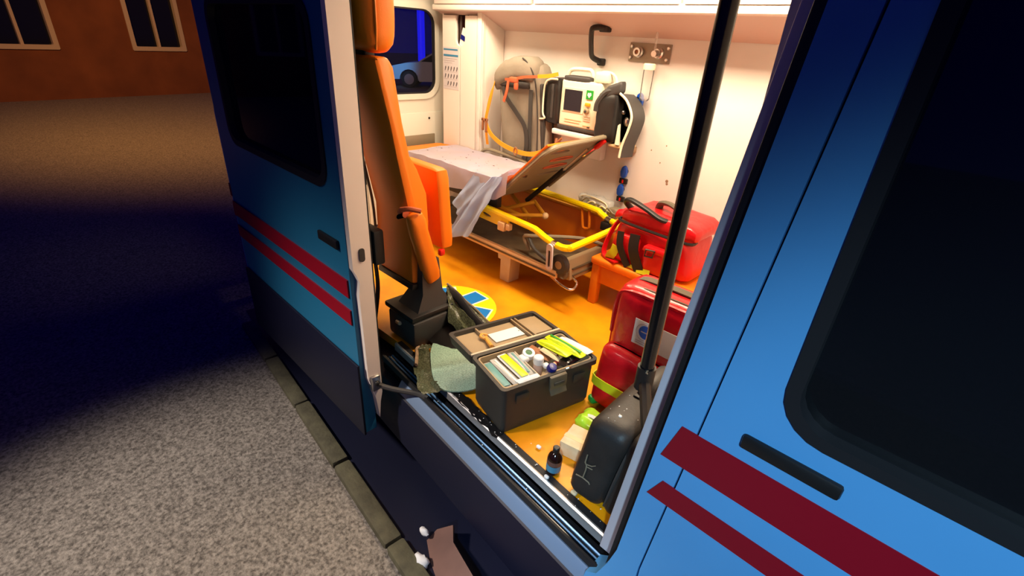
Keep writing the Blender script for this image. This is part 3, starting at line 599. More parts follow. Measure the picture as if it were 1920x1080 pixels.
# disposable sheet
def sh(u, v):
    x = -2.98+u*1.02; y = Y1+.005-min(v, .8)/.8*(Y1-Y0+.02)
    z = .648+.006*ns((x*6, y*6, 1))+.004*ns((x*16, y*14, 2))
    if x > -2.06: z += (x+2.06)*.75
    if v > .8:
        z -= (v-.8)/.2*(.135+.02*ns((x*5, 0, 4))); y -= .012*math.sin((v-.8)/.2*1.6)+.006*ns((x*12, v*5, 4))
    return (x, y, z)
so = thing('disposable_sheet', 'crumpled blue-white disposable sheet draped over the orange mattress', 'sheet', (-2.4, 2.2, .65))
done(B().grid(sh, 44, 30, .003), 'top_sheet', 'sheet', so)
def flp(u, v):
    # u along the bed, v down the side
    x = -2.25+u*.25; topz = .650+max(0, x+2.06)*.75
    ybase = Y0-.012-.02*v
    L = .20+u*.16
    xx = x-v*L*.75; z = topz-v*L*1.08
    fold = .010*math.sin(u*20+v*3)*v+.012*ns((u*7, v*5, 3))*v
    return (xx, ybase-.04*v+fold, z)
done(B().grid(flp, 40, 18, .002), 'hanging_flap', 'flap', so)
def flp2(u, v):
    a = V(-2.10+.10*u, Y0-.02, .655+.02*u); c = V(-2.44+.27*u, Y0-.12, .185+.09*u)
    p = a.lerp(c, v); p.y += .018*math.sin(u*11+1.0)*(.3+v)+.014*ns((u*4, v*4, 9)); p.x += -.05*math.sin(v*math.pi)*(1-u)*.6+.01*ns((v*6, u*3, 5)); return p
done(B().grid(flp2, 20, 24, .002), 'twisted_tail', 'flap', so)
sb = B()
for k in range(46):
    u, v = random.random(), random.random()
    p = sh(u*.95, v*.8); r_ = random.choice((.002, .003, .003, .004, .007))
    sb.sphere((p[0], p[1], p[2]+.001), r_, 6, (1.3, .8, .18))
o = done(sb, 'dirt_specks', 'stain', so); o['kind'] = 'stuff'

# ================================================================== BAGS AND DEVICES ON THE FAR WALL
gb = thing('grey_backpack', 'tall grey soft evacuation pack with dark straps hanging on the far wall', 'backpack', (-2.36, 2.55, .62))
PF = FR((-2.37, 2.545, .93), (1, 0, 0), (0, 1, 0), (-.12, 0, 1))
def gbf(P, q):
    k = 1+.10*(1-q.z)/2
    return (P.x*k+.006*ns((P.x*9, P.y*9, P.z*9)), P.y+(-.012*ns((P.x*8, 3, P.z*7)) if q.y < 0 else 0), P.z)
done(B(PF).soft((0, 0, -.02), (.195, .075, .36), .06, 10, gbf), 'body', 'greypack', gb)
done(B(PF).soft((-.03, -.035, .285), (.20, .072, .075), .06, 9, lambda P, q: (P.x, P.y-.015*(1-q.x*q.x), P.z+.045*q.x-.035*q.x*q.x-.030*(q.x < -.4)*(-q.x-.4)*(q.z > 0)+.006*ns((P.x*20, P.y*20, P.z*20)))), 'top_flap', 'greypack', gb)
done(B(PF).soft((-.04, -.082, .20), (.15, .018, .022), .015, 5), 'flap_mouth', 'greydark', gb)
done(B(PF).tube([(.08, -.11, .36), (.13, -.10, .32), (.165, -.085, .22), (.175, -.08, .0), (.16, -.08, -.30)], .005, 6, sub=4), 'zip', 'greydark', gb)
done(B(PF).strap([(-.13, -.088, .20), (-.10, -.095, .12), (.0, -.098, .03), (.075, -.098, -.05), (.088, -.098, -.16), (.06, -.098, -.26), (.0, -.098, -.31), (-.11, -.095, -.33), (-.205, -.085, -.38)], .034, .005, (.7, 0, .7), 5), 'shoulder_strap', 'greydark', gb)
done(B(PF).strap([(.125, -.085, .18), (.118, -.092, .0), (.095, -.09, -.34)], .030, .005, (1, 0, 0), 4), 'side_strap', 'dgrey', gb)
done(B(PF).box(.175, .200, -.06, .06, -.30, .22, .01), 'side_panel', 'dgrey', gb)
os_ = thing('orange_strap', 'long orange restraint strap looping across the grey evacuation pack', 'strap', (-2.6, 2.47, .85))
done(B().strap([(-2.565, 2.465, 1.20), (-2.60, 2.445, 1.10), (-2.645, 2.44, .95), (-2.655, 2.435, .86), (-2.60, 2.43, .79), (-2.50, 2.425, .745), (-2.38, 2.42, .722), (-2.26, 2.42, .715), (-2.16, 2.42, .73), (-2.05, 2.43, .775)], .030, .005, (.4, 0, .9), 5), 'webbing', 'strap', os_)
done(B().strap([(-2.655, 2.435, .88), (-2.668, 2.45, .80), (-2.66, 2.46, .70)], .024, .004, (1, 0, 0), 3), 'tail', 'strap', os_)
done(B().box(-2.69, -2.63, 2.418, 2.434, .865, .885, .004).box(-2.685, -2.67, 2.418, 2.434, .80, .885, .004).box(-2.65, -2.635, 2.418, 2.434, .79, .885, .004), 'buckle', 'brownp', os_)
done(B(FR((-2.33, 2.415, .716), (1, 0, 0), (0, 0, 1), (0, -1, 0))).tube([(.016*math.cos(t), .026*math.sin(t), 0) for t in [k*math.pi/8 for k in range(16)]], .004, 6, closed=True), 'ring', 'brownp', os_)
rs = thing('rust_strap', 'rust-orange strap tied around the top of the grey evacuation pack', 'strap', (-2.35, 2.42, 1.15))
done(B().strap([(-2.47, 2.425, 1.155), (-2.38, 2.41, 1.165), (-2.28, 2.41, 1.185), (-2.18, 2.42, 1.195)], .016, .006, (0, 0, 1), 4), 'band', 'redstrap', rs)
done(B().strap([(-2.18, 2.42, 1.197), (-2.10, 2.43, 1.206), (-2.035, 2.44, 1.222)], .022, .005, (0, 0, 1), 3), 'bright_end', 'strap', rs)
done(B().strap([(-2.43, 2.415, 1.15), (-2.425, 2.40, 1.09), (-2.45, 2.40, 1.02)], .020, .005, (1, 0, 0), 4), 'hanging_end', 'redstrap', rs)
done(B().soft((-2.37, 2.405, 1.16), (.035, .014, .018), .01, 4).soft((-2.345, 2.402, 1.125), (.016, .01, .022), .009, 3), 'knot', 'redstrap', rs)

# patient monitor with side pouches
mo = thing('patient_monitor', 'cream patient monitor with dark screen mounted on the far wall', 'monitor', (-1.92, 2.55, .92))
MF = FR((-1.905, 2.505, .925), (1, 0, 0), (0, 1, 0), (0, 0, 1))
done(B(MF).box(-.150, .150, 0, .11, .0, .27, .014, 3), 'housing', 'cream', mo)
done(B(MF).box(-.155, .155, -.004, .115, -.018, .004, .006), 'base_rim', 'dgrey', mo)
done(B(MF).prism([(-.128, .088), (.035, .088), (.035, .228), (-.128, .228)], 0, .004, XZ(0, 0, 0)), 'screen_bezel', 'cream', mo)
done(B(MF).box(-.112, .020, -.008, -.003, .096, .216), 'screen', 'screen', mo)
done(B(MF).tube([(-.145, .05, .26), (-.14, .05, .30), (-.11, .05, .325), (-.01, .05, .33), (.03, .05, .325), (.05, .05, .29), (.055, .05, .26)], .012, 8, sub=4), 'carry_handle', 'cream', mo)
done(B(MF).soft((-.04, .03, .275), (.10, .03, .02), .015, 4), 'top_recess', 'dgrey', mo)
hk = done(B(MF).box(.050, .098, -.006, -.001, .175, .225), 'heart_sticker', 'green', mo)
done(B(MF).prism([(.074, .182), (.060, .198), (.062, .210), (.070, .212), (.074, .206), (.078, .212), (.086, .210), (.088, .198)], .006, .008, XZ()), 'heart_symbol', 'white', hk)
done(B(MF).box(.050, .088, -.012, -.001, .135, .155, .004), 'orange_button', 'strap', mo)
done(B(MF).lathe([(.018, 0), (.018, .012), (.012, .018)], 16, T=XZ(.066, -.001, .108)), 'knob', 'taupe', mo)
done(B(MF).sphere((.066, -.02, .108), .008, 8), 'knob_cap', 'dgrey', mo)
for k in range(3): done(B(MF).box(.045, .095, -.005, -.001, .050+k*.012, .056+k*.012, .002), 'key', 'beige', mo)
done(B(MF).box(-.10, .03, -.004, -.001, .045, .047).box(-.10, .02, -.004, -.001, .030, .032).box(.045, .10, -.004, -.001, .022, .026), 'printer_slot', 'tanrail', mo)
done(B(MF).box(.08, .098, -.005, -.001, .012, .02), 'badge', 'dgrey', mo)
mb = thing('monitor_bracket', 'white wall bracket shelf beneath the cream patient monitor', 'bracket', (-1.95, 2.58, .85))
done(B().box(-2.10, -1.74, 2.50, 2.65, .865, .898, .008).box(-2.09, -1.76, 2.59, 2.65, .74, .87, .008), 'shelf', 'white', mb)
done(B().tube([(-2.05, 2.50, .84), (-2.04, 2.485, .80), (-2.02, 2.485, .78)], .009, 6, sub=3).tube([(-2.06, 2.495, .78), (-2.03, 2.485, .82), (-2.00, 2.49, .85)], .008, 6, sub=3), 'clip', 'brownp', mb)
def pouch(name, lb, c, h, tilt, pipe):
    t = thing(name, lb, 'pouch', (c[0], c[1], c[2]-h[2]))
    T = FR(c, (1, 0, 0), (0, 1, 0), (tilt, 0, 1))
    return t, T
lp, LT = pouch('side_pouch', 'narrow black pouch with pale piping left of the patient monitor', (-2.115, 2.565, 1.06), (.05, .07, .13), -.03, 0)
done(B(LT).soft((0, 0, 0), (.055, .075, .135), .025, 6), 'body', 'black', lp)
done(B(LT).tube([(.05, -.085, .13), (-.01, -.087, .125), (-.05, -.087, .085), (-.055, -.087, -.07), (-.035, -.087, -.105), (-.085, -.08, -.118)], .006, 6, sub=4), 'piping', 'cream', lp)
done(B(LT).box(.0, .02, -.08, -.074, -.10, .10, .004), 'front_rib', 'dgrey', lp)
rp, RT = pouch('side_pouch', 'large open black pouch with pale piping right of the patient monitor', (-1.60, 2.55, 1.02), (.12, .09, .14), -.06, 0)
# open pouch: back, curved outer wall, pocket and flap
done(B(RT).grid(lambda u, v: (-.14+.19*u, .045, -.14+.26*v), 4, 4, .01), 'back_panel', 'black', rp)
outer = [(.02, -.085, .140), (.070, -.085, .105), (.108, -.085, .035), (.098, -.085, -.035), (.066, -.085, -.13), (.055, -.085, -.20)]
OC = catmull(outer, 6)
done(B(RT).loft([[(p.x, p.y+.015*0, p.z) for p in OC]+[(p.x-.02, p.y, p.z-.005) for p in OC[::-1]], [(p.x-.004, .045, p.z-.01) for p in OC]+[(p.x-.024, .045, p.z-.015) for p in OC[::-1]]]), 'outer_wall', 'dgrey', rp)
done(B(RT).tube([p+V(-.008, -.006, 0) for p in OC], .007, 6), 'piping', 'cream', rp)
done(B(RT).soft((-.075, -.05, .0), (.075, .045, .135), .03, 7, lambda P, q: (P.x+.02*q.z*.3, P.y-.008*ns((P.x*30, 2, P.z*20)), P.z)), 'front_pocket', 'black', rp)
done(B(RT).soft((-.04, -.06, .15), (.055, .03, .035), .02, 5, lambda P, q: (P.x, P.y, P.z+.02*q.x)), 'pocket_flap', 'dgrey', rp)
done(B(RT).tube([(.0, -.06, .155), (-.08, -.08, .14), (-.13, -.09, .08), (-.14, -.09, .03)], .018, 8, sub=4), 'coiled_hose', 'dgrey', rp)
done(B(RT).sphere((.035, -.03, -.01), .022, 10, (1, .6, 1.2)).sphere((.02, -.05, .04), .012, 8), 'connector', 'steel', rp)
done(B(RT).prism([(.002, -.135), (.012, -.03), (.022, -.02), (.03, -.135)], 0, .012, XZ(0, -.07, 0)), 'pale_tongue', 'cream', rp)
done(B(RT).box(-.05, .06, -.075, .06, -.155, -.138, .006), 'base_strap', 'tanrail', rp)
pc = thing('sensor_cable', 'pale coiled sensor cable looping from the monitor top to the open pouch', 'cable', (-1.65, 2.52, 1.2))
done(B().tube([(-1.83, 2.535, 1.195), (-1.80, 2.53, 1.245), (-1.73, 2.525, 1.255), (-1.68, 2.52, 1.235), (-1.655, 2.51, 1.19), (-1.645, 2.50, 1.165)], .007, 8, sub=5), 'lead', 'cream', pc)
done(B().soft((-1.765, 2.54, 1.225), (.05, .035, .032), .014, 4), 'adapter', 'cream', pc)
done(B().tube([(-1.66+.022*math.cos(k*.9), 2.50-.006*k*.3, 1.165+.018*math.sin(k*.9)) for k in range(15)], .006, 6, sub=2), 'coil', 'beige', pc)
t = thing('wall_clip', 'small tan wall clip just below the open black pouch', 'clip', (-1.575, 2.65, .84))
done(B().box(-1.625, -1.545, 2.615, 2.65, .825, .862, .005), 'body', 'tanrim', t)
done(B().box(-1.62, -1.55, 2.605, 2.617, .855, .868, .004), 'lip', 'cream', t)
sm = bpy.data.objects['wall_left']
for x, z, q in ((-1.315, .705, .010), (-1.312, .690, .008), (-1.36, .90, .004), (-1.45, .86, .004), (-1.38, .80, .004)):
    done(B(XZ(x, 2.65, z)).lathe([(q, 0), (q*.8, .0015), (0, .002)], 8), 'smudge', 'tanrim', sm)
# clear bag of tubing on the far box
cb = thing('tubing_bag', 'clear plastic bag of grey-green tubing on the orange wall box', 'bag', (-1.74, 2.60, .415))
done(B().soft((-1.75, 2.605, .465), (.13, .038, .05), .03, 7, lambda P, q: (P.x+.014*ns((P.x*25, P.y*25, P.z*25)), P.y+.006*ns((P.z*40, P.x*40, 1)), P.z+.016*ns((P.x*18, 7, P.z*18)))), 'bag_film', 'clearfilm', cb)
done(B().tube([(-1.84+.02*k, 2.60+.02*math.sin(k*1.7), .45+.022*math.sin(k*2.3)) for k in range(11)], .006, 6, sub=4), 'tubing', 'tealp', cb)
done(B().tube([(-1.85, 2.568, .50), (-1.78, 2.566, .515), (-1.66, 2.566, .50), (-1.64, 2.568, .47)], .004, 6, sub=3), 'folded_edge', 'cream', cb)
for k in range(5):
    x = -1.86+.05*k
    done(B().tube([(x, 2.566, .43+.01*(k % 2)), (x+.03, 2.56, .475), (x+.07, 2.562, .50-.012*k), (x+.10, 2.566, .45)], .0045, 6, sub=4), 'crease', 'cream' if k % 2 else 'greyshell', cb)
done(B().soft((-1.60, 2.60, .445), (.035, .035, .035), .016, 5), 'grey_pouch', 'greyshell', cb)

# ================================================================== STOOL AND RED BAGS
stl = thing('bench_seat', 'low orange padded bench seat under the red shoulder bag', 'bench', (-1.2, 2.4, 0))
done(B().box(-1.465, -.60, 2.20, 2.62, .255, .300, .014, 3), 'seat_pad', 'orange', stl)
done(B().box(-1.42, -.62, 2.225, 2.61, .14, .256, .006), 'apron', 'orange2', stl)
for x, y in ((-1.455, 2.21), (-1.455, 2.56), (-.66, 2.21), (-.66, 2.56)):
    done(B().box(x, x+.05, y, y+.05, 0, .256, .006), 'leg', 'orange2', stl)
rb = thing('red_shoulder_bag', 'glossy red shoulder bag with black handles on the orange bench', 'bag', (-1.17, 2.38, .30))
RB = FR((-1.15, 2.41, .302), (1, 0, 0), (0, 1, 0), (0, 0, 1))
done(B(RB).soft((0, 0, .125), (.235, .155, .122), .05, 9, lambda P, q: (P.x*(1-.10*q.z), P.y-.02*q.z*0+.008*ns((P.x*12, P.y*12, P.z*12)), P.z)), 'body', 'red', rb)
done(B(RB).soft((.02, .0, .262), (.225, .15, .04), .035, 9, lambda P, q: (P.x, P.y, P.z+.018*(1-q.x*q.x)*(q.z > 0)+.006*ns((P.x*14, P.y*14, 5)))), 'lid', 'red', rb)
done(B(RB).tube([(-.205, -.10, .245), (-.19, -.155, .24), (.0, -.162, .232), (.21, -.158, .228), (.23, -.10, .228)], .008, 6, sub=4), 'zip', 'black', rb)
done(B(RB).soft((.085, -.16, .085), (.095, .035, .075), .028, 7), 'front_pocket', 'red', rb)
done(B(RB).prism([(-.01, .135), (.185, .135), (.175, .165), (.0, .165)], .0, .05, XZ(0, -.155, 0), r=.008), 'pocket_flap', 'red', rb)
done(B(RB).soft((-.12, -.155, .095), (.075, .025, .08), .02, 6), 'side_pocket', 'red', rb)
done(B(RB).strap([(-.21, -.150, .0), (-.21, -.182, .02), (-.185, -.186, .06), (-.175, -.184, .10)], .05, .004, (1, 0, .3), 3), 'reflective_band', 'hivis', rb)
done(B(RB).strap([(-.08, -.188, .015), (-.02, -.192, .02)], .018, .004, (0, .3, 1), 2).strap([(-.02, -.196, .012), (.06, -.20, .022)], .03, .004, (0, .3, 1), 2), 'reflective_band', 'hivis', rb)
done(B(RB).strap([(-.16, -.182, .19), (-.15, -.192, .12), (-.12, -.19, .06), (-.08, -.192, .01)], .040, .006, (1, 0, .2), 4), 'strap', 'black', rb)
done(B(RB).strap([(-.07, -.185, .20), (-.06, -.198, .12), (-.03, -.195, .05), (.0, -.195, .0)], .060, .006, (1, 0, .2), 4), 'strap', 'black', rb)
done(B(RB).tube([(.02, -.21, .15), (.07, -.21, .155), (.06, -.205, .115), (.015, -.205, .11)], .005, 6, closed=True), 'strap_ring', 'dgrey', rb)
done(B(RB).tube([(-.16, -.09, .29), (-.19, -.13, .34), (-.15, -.155, .365), (-.05, -.155, .34), (.03, -.15, .31), (.07, -.13, .30)], [(.016, .012)], 8, sub=5), 'handle', 'black', rb)
done(B(RB).tube([(-.06, .0, .30), (-.04, -.02, .35), (.03, -.05, .365), (.10, -.07, .345), (.12, -.07, .30)], [(.022, .014)], 8, sub=5), 'handle', 'webgrey', rb)
done(B(RB).strap([(-.24, .0, .23), (-.275, -.06, .17), (-.285, -.12, .06), (-.255, -.16, .01), (-.15, -.20, .012)], .03, .008, (.2, 1, 0), 4), 'side_wing', 'red', rb)
done(B(RB).soft((-.235, .02, .235), (.05, .10, .022), .018, 5, lambda P, q: (P.x, P.y, P.z+.012*ns((P.x*30, P.y*30, 4)))), 'loose_flap', 'red', rb)

bp_ = thing('red_backpack', 'tall glossy red backpack with white logo label standing behind the toolbox', 'backpack', (-.68, 1.62, 0))
BP = FR((-.680, 1.645, .012), (1, 0, 0), (0, 1, 0), (-.03, .07, 1))
def bpf(P, q):
    return (P.x+.004*ns((P.x*16, P.y*10, P.z*12)), P.y-.010*(1-q.x**4)*(q.y < 0)*(1-q.z**4)+.006*ns((P.x*11, 4, P.z*13))*(q.y < 0), P.z)
done(B(BP).soft((0, 0, .27), (.215, .105, .265), .055, 11, bpf), 'body', 'red', bp_)
done(B(BP).tube([(-.213, -.075, .30), (-.208, -.085, .44), (-.17, -.09, .505), (.0, -.092, .516), (.17, -.09, .505), (.21, -.085, .44)], .009, 6, sub=5), 'front_piping', 'red', bp_)
done(B(BP).tube([(-.205, -.055, .40), (-.195, -.06, .485), (-.15, -.062, .522), (.0, -.064, .532), (.17, -.062, .522), (.205, -.06, .46)], .0055, 6, sub=5), 'zip', 'webgrey', bp_)
done(B(BP).strap([(-.222, .01, .40), (-.216, .01, .47), (-.18, .01, .525), (-.10, .01, .540), (.10, .01, .540), (.18, .01, .525)], .042, .005, (0, 1, 0), 4), 'top_band', 'webgrey', bp_)
lbp = done(B(BP).box(-.09, .135, -.124, -.121, .325, .432, .001), 'logo_label', 'paper', bp_)
done(B(BP).plate([(-.038+.028*math.cos(t), .388+.028*math.sin(t)) for t in [k*math.pi/12 for k in range(24)]], [], .124, .1255, XZ(0, 0, 0)), 'logo_disc', 'logoblue', lbp)
done(B(BP).tube([(-.043+.035*math.cos(t), -.1245, .386+.034*math.sin(t)) for t in [1.4+k*.25 for k in range(15)]], .0018, 5).box(-.056, -.020, -.127, -.1255, .386, .390), 'logo_swoosh', 'printpale', lbp)
done(B(BP).box(-.075, .01, -.1255, -.124, .342, .346).box(-.075, -.01, -.1255, -.124, .334, .337), 'label_text', 'printpale', lbp)
done(B(BP).soft((.0, -.125, .145), (.205, .055, .135), .04, 9, lambda P, q: (P.x, P.y+.02*q.z*(q.y < 0)+.006*ns((P.x*14, 8, P.z*14)), P.z)), 'front_pocket', 'red', bp_)
done(B(BP).strap([(-.208, -.06, .115), (-.210, -.14, .115), (-.185, -.186, .115), (.0, -.188, .115), (.185, -.186, .115), (.21, -.13, .115)], .042, .004, (0, 0, 1), 3), 'reflective_band', 'hivis', bp_)
done(B(BP).strap([(-.212, -.01, .02), (-.222, -.005, .14), (-.222, .0, .22)], .02, .004, (0, 1, 0), 3), 'side_reflector', 'hivis', bp_)
done(B(BP).soft((-.225, .02, .24), (.018, .06, .05), .014, 4), 'side_tab', 'red', bp_)

# black grab pole by the front pillar
gp = thing('grab_pole', 'slim black vertical grab pole beside the front door pillar', 'pole', (-.50, 1.12, .55))
done(B().tube([(-.50, 1.12, .56), (-.50, 1.12, 1.70)], .021, 12), 'pole', 'blackgloss', gp)
done(B().tube([(-.50, 1.12, .50), (-.50, 1.12, .575)], .027, 12), 'socket', 'black', gp)
done(B().tube([(-.50, 1.12, .53), (-.44, 1.04, .50), (-.40, .985, .485)], .017, 8), 'bracket', 'black', gp)
done(B().tube([(-.50, 1.12, 1.68), (-.44, 1.05, 1.70), (-.32, .985, 1.70)], .017, 8), 'bracket', 'black', gp)
done(B().tube([(-.52, 1.13, .575), (-.512, 1.105, .562), (-.485, 1.10, .572)], .006, 6), 'collar_clip', 'greyshell', gp)

# ================================================================== BLACK CASE
bc = thing('black_case', 'upright black hard suitcase with top handle standing by the front pillar', 'suitcase', (-.54, 1.22, 0))
BC = FR((-.585, 1.23, .004), (1, .06, 0), (-.06, 1, 0), (.16, -.02, 1))
done(B(BC).soft((-.012, 0, .19), (.075, .21, .185), .05, 9), 'shell', 'caseblack', bc)
done(B(BC).soft((.105, 0, .19), (.06, .205, .182), .045, 8), 'lid', 'caseblack', bc)
done(B(BC).tube([(.062, -.19, .04), (.062, -.198, .18), (.062, -.185, .32), (.062, -.14, .352), (.062, .0, .357), (.062, .14, .352), (.062, .19, .30)], .006, 6, sub=4), 'seam', 'dgrey', bc)
hh = done(B(BC).tube([(-.012, .0, .370), (-.012, .012, .408), (-.012, .05, .424), (-.012, .12, .424), (-.012, .158, .408), (-.012, .17, .370)], [(.010, .024)], 10, sub=4, flat=(0, 0, 1)), 'handle', 'dgrey', bc)
for y in (.0, .17): done(B(BC).box(-.04, .016, y-.018, y+.018, .363, .383, .006), 'handle_mount', 'black', hh)
sc_ = B(BC)
sc_.tube([(-.045, -.213, .235), (-.043, -.214, .20), (-.035, -.214, .19), (-.032, -.214, .17), (-.032, -.214, .13)], .0022, 5)
sc_.tube([(-.035, -.214, .195), (-.018, -.214, .20), (-.008, -.214, .212)], .002, 5).tube([(-.032, -.214, .185), (-.012, -.214, .188)], .0018, 5)
sc_.tube([(-.058, -.213, .122), (-.032, -.214, .128), (-.008, -.214, .124), (-.003, -.214, .118)], .0022, 5)
done(sc_, 'scratch_mark', 'greyshell', bc)
spk = B(BC)
for k in range(26):
    spk.sphere((random.uniform(-.06, .05), random.uniform(-.17, .15), .375), random.choice((.0012, .0016, .002)), 5, (1, 1, .5))
spk.sphere((-.02, -.13, .375), .006, 8, (1, 1, .6)).sphere((-.045, -.09, .372), .004, 8, (1, 1, .6))
o = done(spk, 'crumbs', 'white', bc); o['kind'] = 'stuff'

# ================================================================== TOOLBOX AND ITS CONTENTS
TB = FR((-.988, 1.033, .004), (.2316, .9728, 0), (-.9728, .2316, 0), (0, 0, 1))
tb = thing('toolbox', 'open charcoal plastic toolbox full of medical supplies on the orange floor', 'toolbox', (-1.05, 1.28, 0))
def ring(x0, x1, y0, y1, r, z): return [(x, y, z) for x, y in rrect((x0+x1)/2, (y0+y1)/2, x1-x0, y1-y0, r, 3)]
LB, DB = .455, .25
done(B(TB).loft([ring(.012, LB-.012, .012, DB-.02, .02, 0), ring(.006, LB-.006, .006, DB-.012, .02, .02), ring(.006, LB-.006, .006, DB-.012, .02, .035), ring(.004, LB-.004, .004, DB-.008, .02, .20), ring(-.006, LB+.006, -.008, DB, .02, .203), ring(-.006, LB+.006, -.008, DB, .02, .226), ring(.008, LB-.008, .006, DB-.014, .015, .226), ring(.016, LB-.016, .016, DB-.024, .015, .03)]), 'body', 'toolbox', tb)
lat = done(B(TB).prism([(-.010, .226), (-.022, .222), (-.026, .19), (-.022, .165), (-.034, .145), (-.030, .140), (-.012, .165), (-.010, .20)], .205, .285, T=FR((0, 0, 0), (0, 1, 0), (0, 0, 1), (1, 0, 0)), r=.002), 'latch', 'latchgrey', tb)
done(B(TB).box(.22, .27, -.03, -.026, .185, .20, .002), 'latch_ridge', 'dgrey', lat)
done(B(TB).tube([(.29, -.004, .232), (.30, -.008, .236), (.315, -.006, .232)], .004, 6), 'hasp', 'steel', tb)
done(B(TB).box(.06, .12, -.0045, .0005, .14, .18, .003), 'moulded_boss', 'toolbox', tb)
done(B(TB).box(.34, .40, -.0045, .0005, .14, .18, .003), 'moulded_boss', 'toolbox', tb)
# lid folded flat behind
LT_ = TB @ Matrix.Translation((0, DB+.004, .222)) @ Matrix.Rotation(math.radians(-4), 4, 'X')
lid = done(B(LT_).loft([ring(.02, LB-.02, .02, .205, .02, -.055), ring(.004, LB-.004, .004, .222, .02, -.045), ring(-.004, LB+.004, -.002, .228, .02, 0), ring(.012, LB-.012, .014, .212, .015, 0), ring(.018, LB-.018, .020, .206, .015, -.018)]), 'lid', 'toolbox', tb)
done(B(LT_).box(.02, LB-.02, .022, .204, -.0185, -.0165), 'lid_lining', 'taupe', lid)
for x in (.125, .315, .335): done(B(LT_).box(x-.004, x+.004, .02, .206, -.018, .0, .002), 'divider', 'taupe', lid)
done(B(LT_).box(.0, LB, .0, .012, -.004, .006, .003), 'hinge_rail', 'beige', lid)
done(B(LT_).box(.345, .44, .04, .19, -.017, -.008, .004), 'compartment_cover', 'taupe', lid)
# inner tray
tr = done(B(TB).loft([ring(.018, LB-.018, .018, DB-.026, .015, .150), ring(.012, LB-.012, .011, DB-.019, .015, .222), ring(.018, LB-.018, .017, DB-.024, .014, .222), ring(.024, LB-.024, .024, DB-.032, .012, .158)]), 'tray', 'taupe', tb)
done(B(TB).box(.185, .190, .02, DB-.03, .158, .21, .002).box(.02, LB-.02, .225, .230, .158, .215, .002), 'tray_divider', 'beige', tr)
def wp(u, v, z): return tuple(TB @ Vector((u, v, z)))
def packet(name, lb, cat, u, v, z, l, w_, h, deg, m, m2=None, tilt=0, grp=None, band=None):
    t = thing(name, lb, cat, wp(u, v, z), grp)
    T = TB @ Matrix.Translation((u, v, z)) @ Matrix.Rotation(math.radians(deg), 4, 'Z') @ Matrix.Rotation(math.radians(tilt), 4, 'Y')
    done(B(T).soft((0, 0, 0), (l/2, w_/2, h/2), h*.49, 5, lambda P, q: (P.x, P.y, P.z*(1-.75*max(abs(q.x)**3, abs(q.y)**3))+.0015*ns((P.x*50, P.y*50, u*9)))), 'wrapper', m, t)
    if m2: done(B(T).box(-l*.42, l*.42, -w_*(band or .22), w_*(band or .22), h*.40, h*.53, .001), 'printed_panel', m2, t)
    return t
packet('sterile_packet', 'teal and clear sterile packet against the toolbox near end', 'packet', .045, .125, .195, .19, .05, .016, 90, 'clearfilm', 'tealp', 0, None, .34)
packet('sterile_packet', 'clear sterile packet with white edge beside the teal one', 'packet', .085, .12, .203, .20, .038, .014, 92, 'clearfilm', 'paper', 0, None, .12)
packet('dressing_packet', 'bright yellow dressing packet with white border in toolbox', 'packet', .122, .122, .216, .19, .046, .016, 93, 'paper', 'lime', 0, None, .36)
packet('sterile_packet', 'clear sterile packet right of the yellow dressing packet', 'packet', .165, .14, .206, .17, .036, .014, 88, 'clearfilm', 'tealp', 0, None, .12)
packet('bandage_packet', 'long yellow-green bandage packet on the toolbox far end', 'packet', .378, .120, .238, .205, .050, .03, 102, 'lime', 'green', 0, None, .10)
packet('bandage_packet', 'yellow-green bandage packet leaning in front of the longer one', 'packet', .330, .135, .234, .18, .048, .03, 100, 'lime', None, 6)
packet('foil_packet', 'white foil packet sticking out at the toolbox far corner', 'packet', .432, .12, .226, .19, .045, .02, 96, 'paper', None, 8)
packet('gauze_packet', 'white gauze strip along the toolbox front edge', 'packet', .125, .020, .226, .10, .026, .012, 0, 'paper')
packet('paper_packet', 'brown paper packet wedged beside the bandage packets', 'packet', .275, .155, .212, .11, .045, .016, 115, 'brownp', None, -10)
packet('paper_packet', 'small tan paper packet with pointed corner in toolbox middle', 'packet', .30, .115, .222, .10, .03, .012, 108, 'card', None, -6)
packet('black_pouch', 'small glossy black pouch near the toolbox latch side', 'pouch', .355, .058, .212, .11, .06, .03, 15, 'blackgloss')
t = thing('tape_roll', 'white roll of tape with green core in toolbox', 'tape', wp(.225, .165, .21))
TT = TB @ Matrix.Translation((.225, .170, .214)) @ Matrix.Rotation(.25, 4, 'X')
done(B(TT).lathe([(.015, -.012), (.026, -.012), (.027, -.009), (.027, .009), (.026, .012), (.015, .012), (.015, -.012)], 24), 'tape', 'white', t)
done(B(TT).lathe([(.0, .0), (.0155, .0), (.0155, .010), (.0, .008)], 18), 'core', mat('core_green', s(60, 110, 70), .5), t)
t = thing('pill_bottle', 'small white-capped medicine bottle standing in the toolbox', 'bottle', wp(.228, .095, .16))
done(B(TB).lathe([(.0, .160), (.018, .160), (.020, .165), (.020, .205), (.014, .214)], 18, T=Matrix.Translation((.228, .100, 0))), 'body', mat('bottle_pink', s(205, 170, 150), .4), t)
done(B(TB).lathe([(.021, .212), (.022, .216), (.022, .240), (.019, .244), (.0, .243)], 20, T=Matrix.Translation((.228, .100, 0))), 'cap', 'white', t)
t = thing('white_cap', 'small white cap lying left of the green-cored tape roll', 'gauze', wp(.195, .165, .2))
done(B(TB).soft((.196, .160, .206), (.020, .022, .014), .012, 4), 'gauze', 'white', t)  # white cap as a soft blob; category and part name say gauze
t = thing('stopper', 'small white stopper beside the medicine bottle foot', 'stopper', wp(.248, .075, .2))
done(B(TB).soft((.250, .075, .208), (.014, .014, .010), .009, 4), 'stopper', 'white', t)
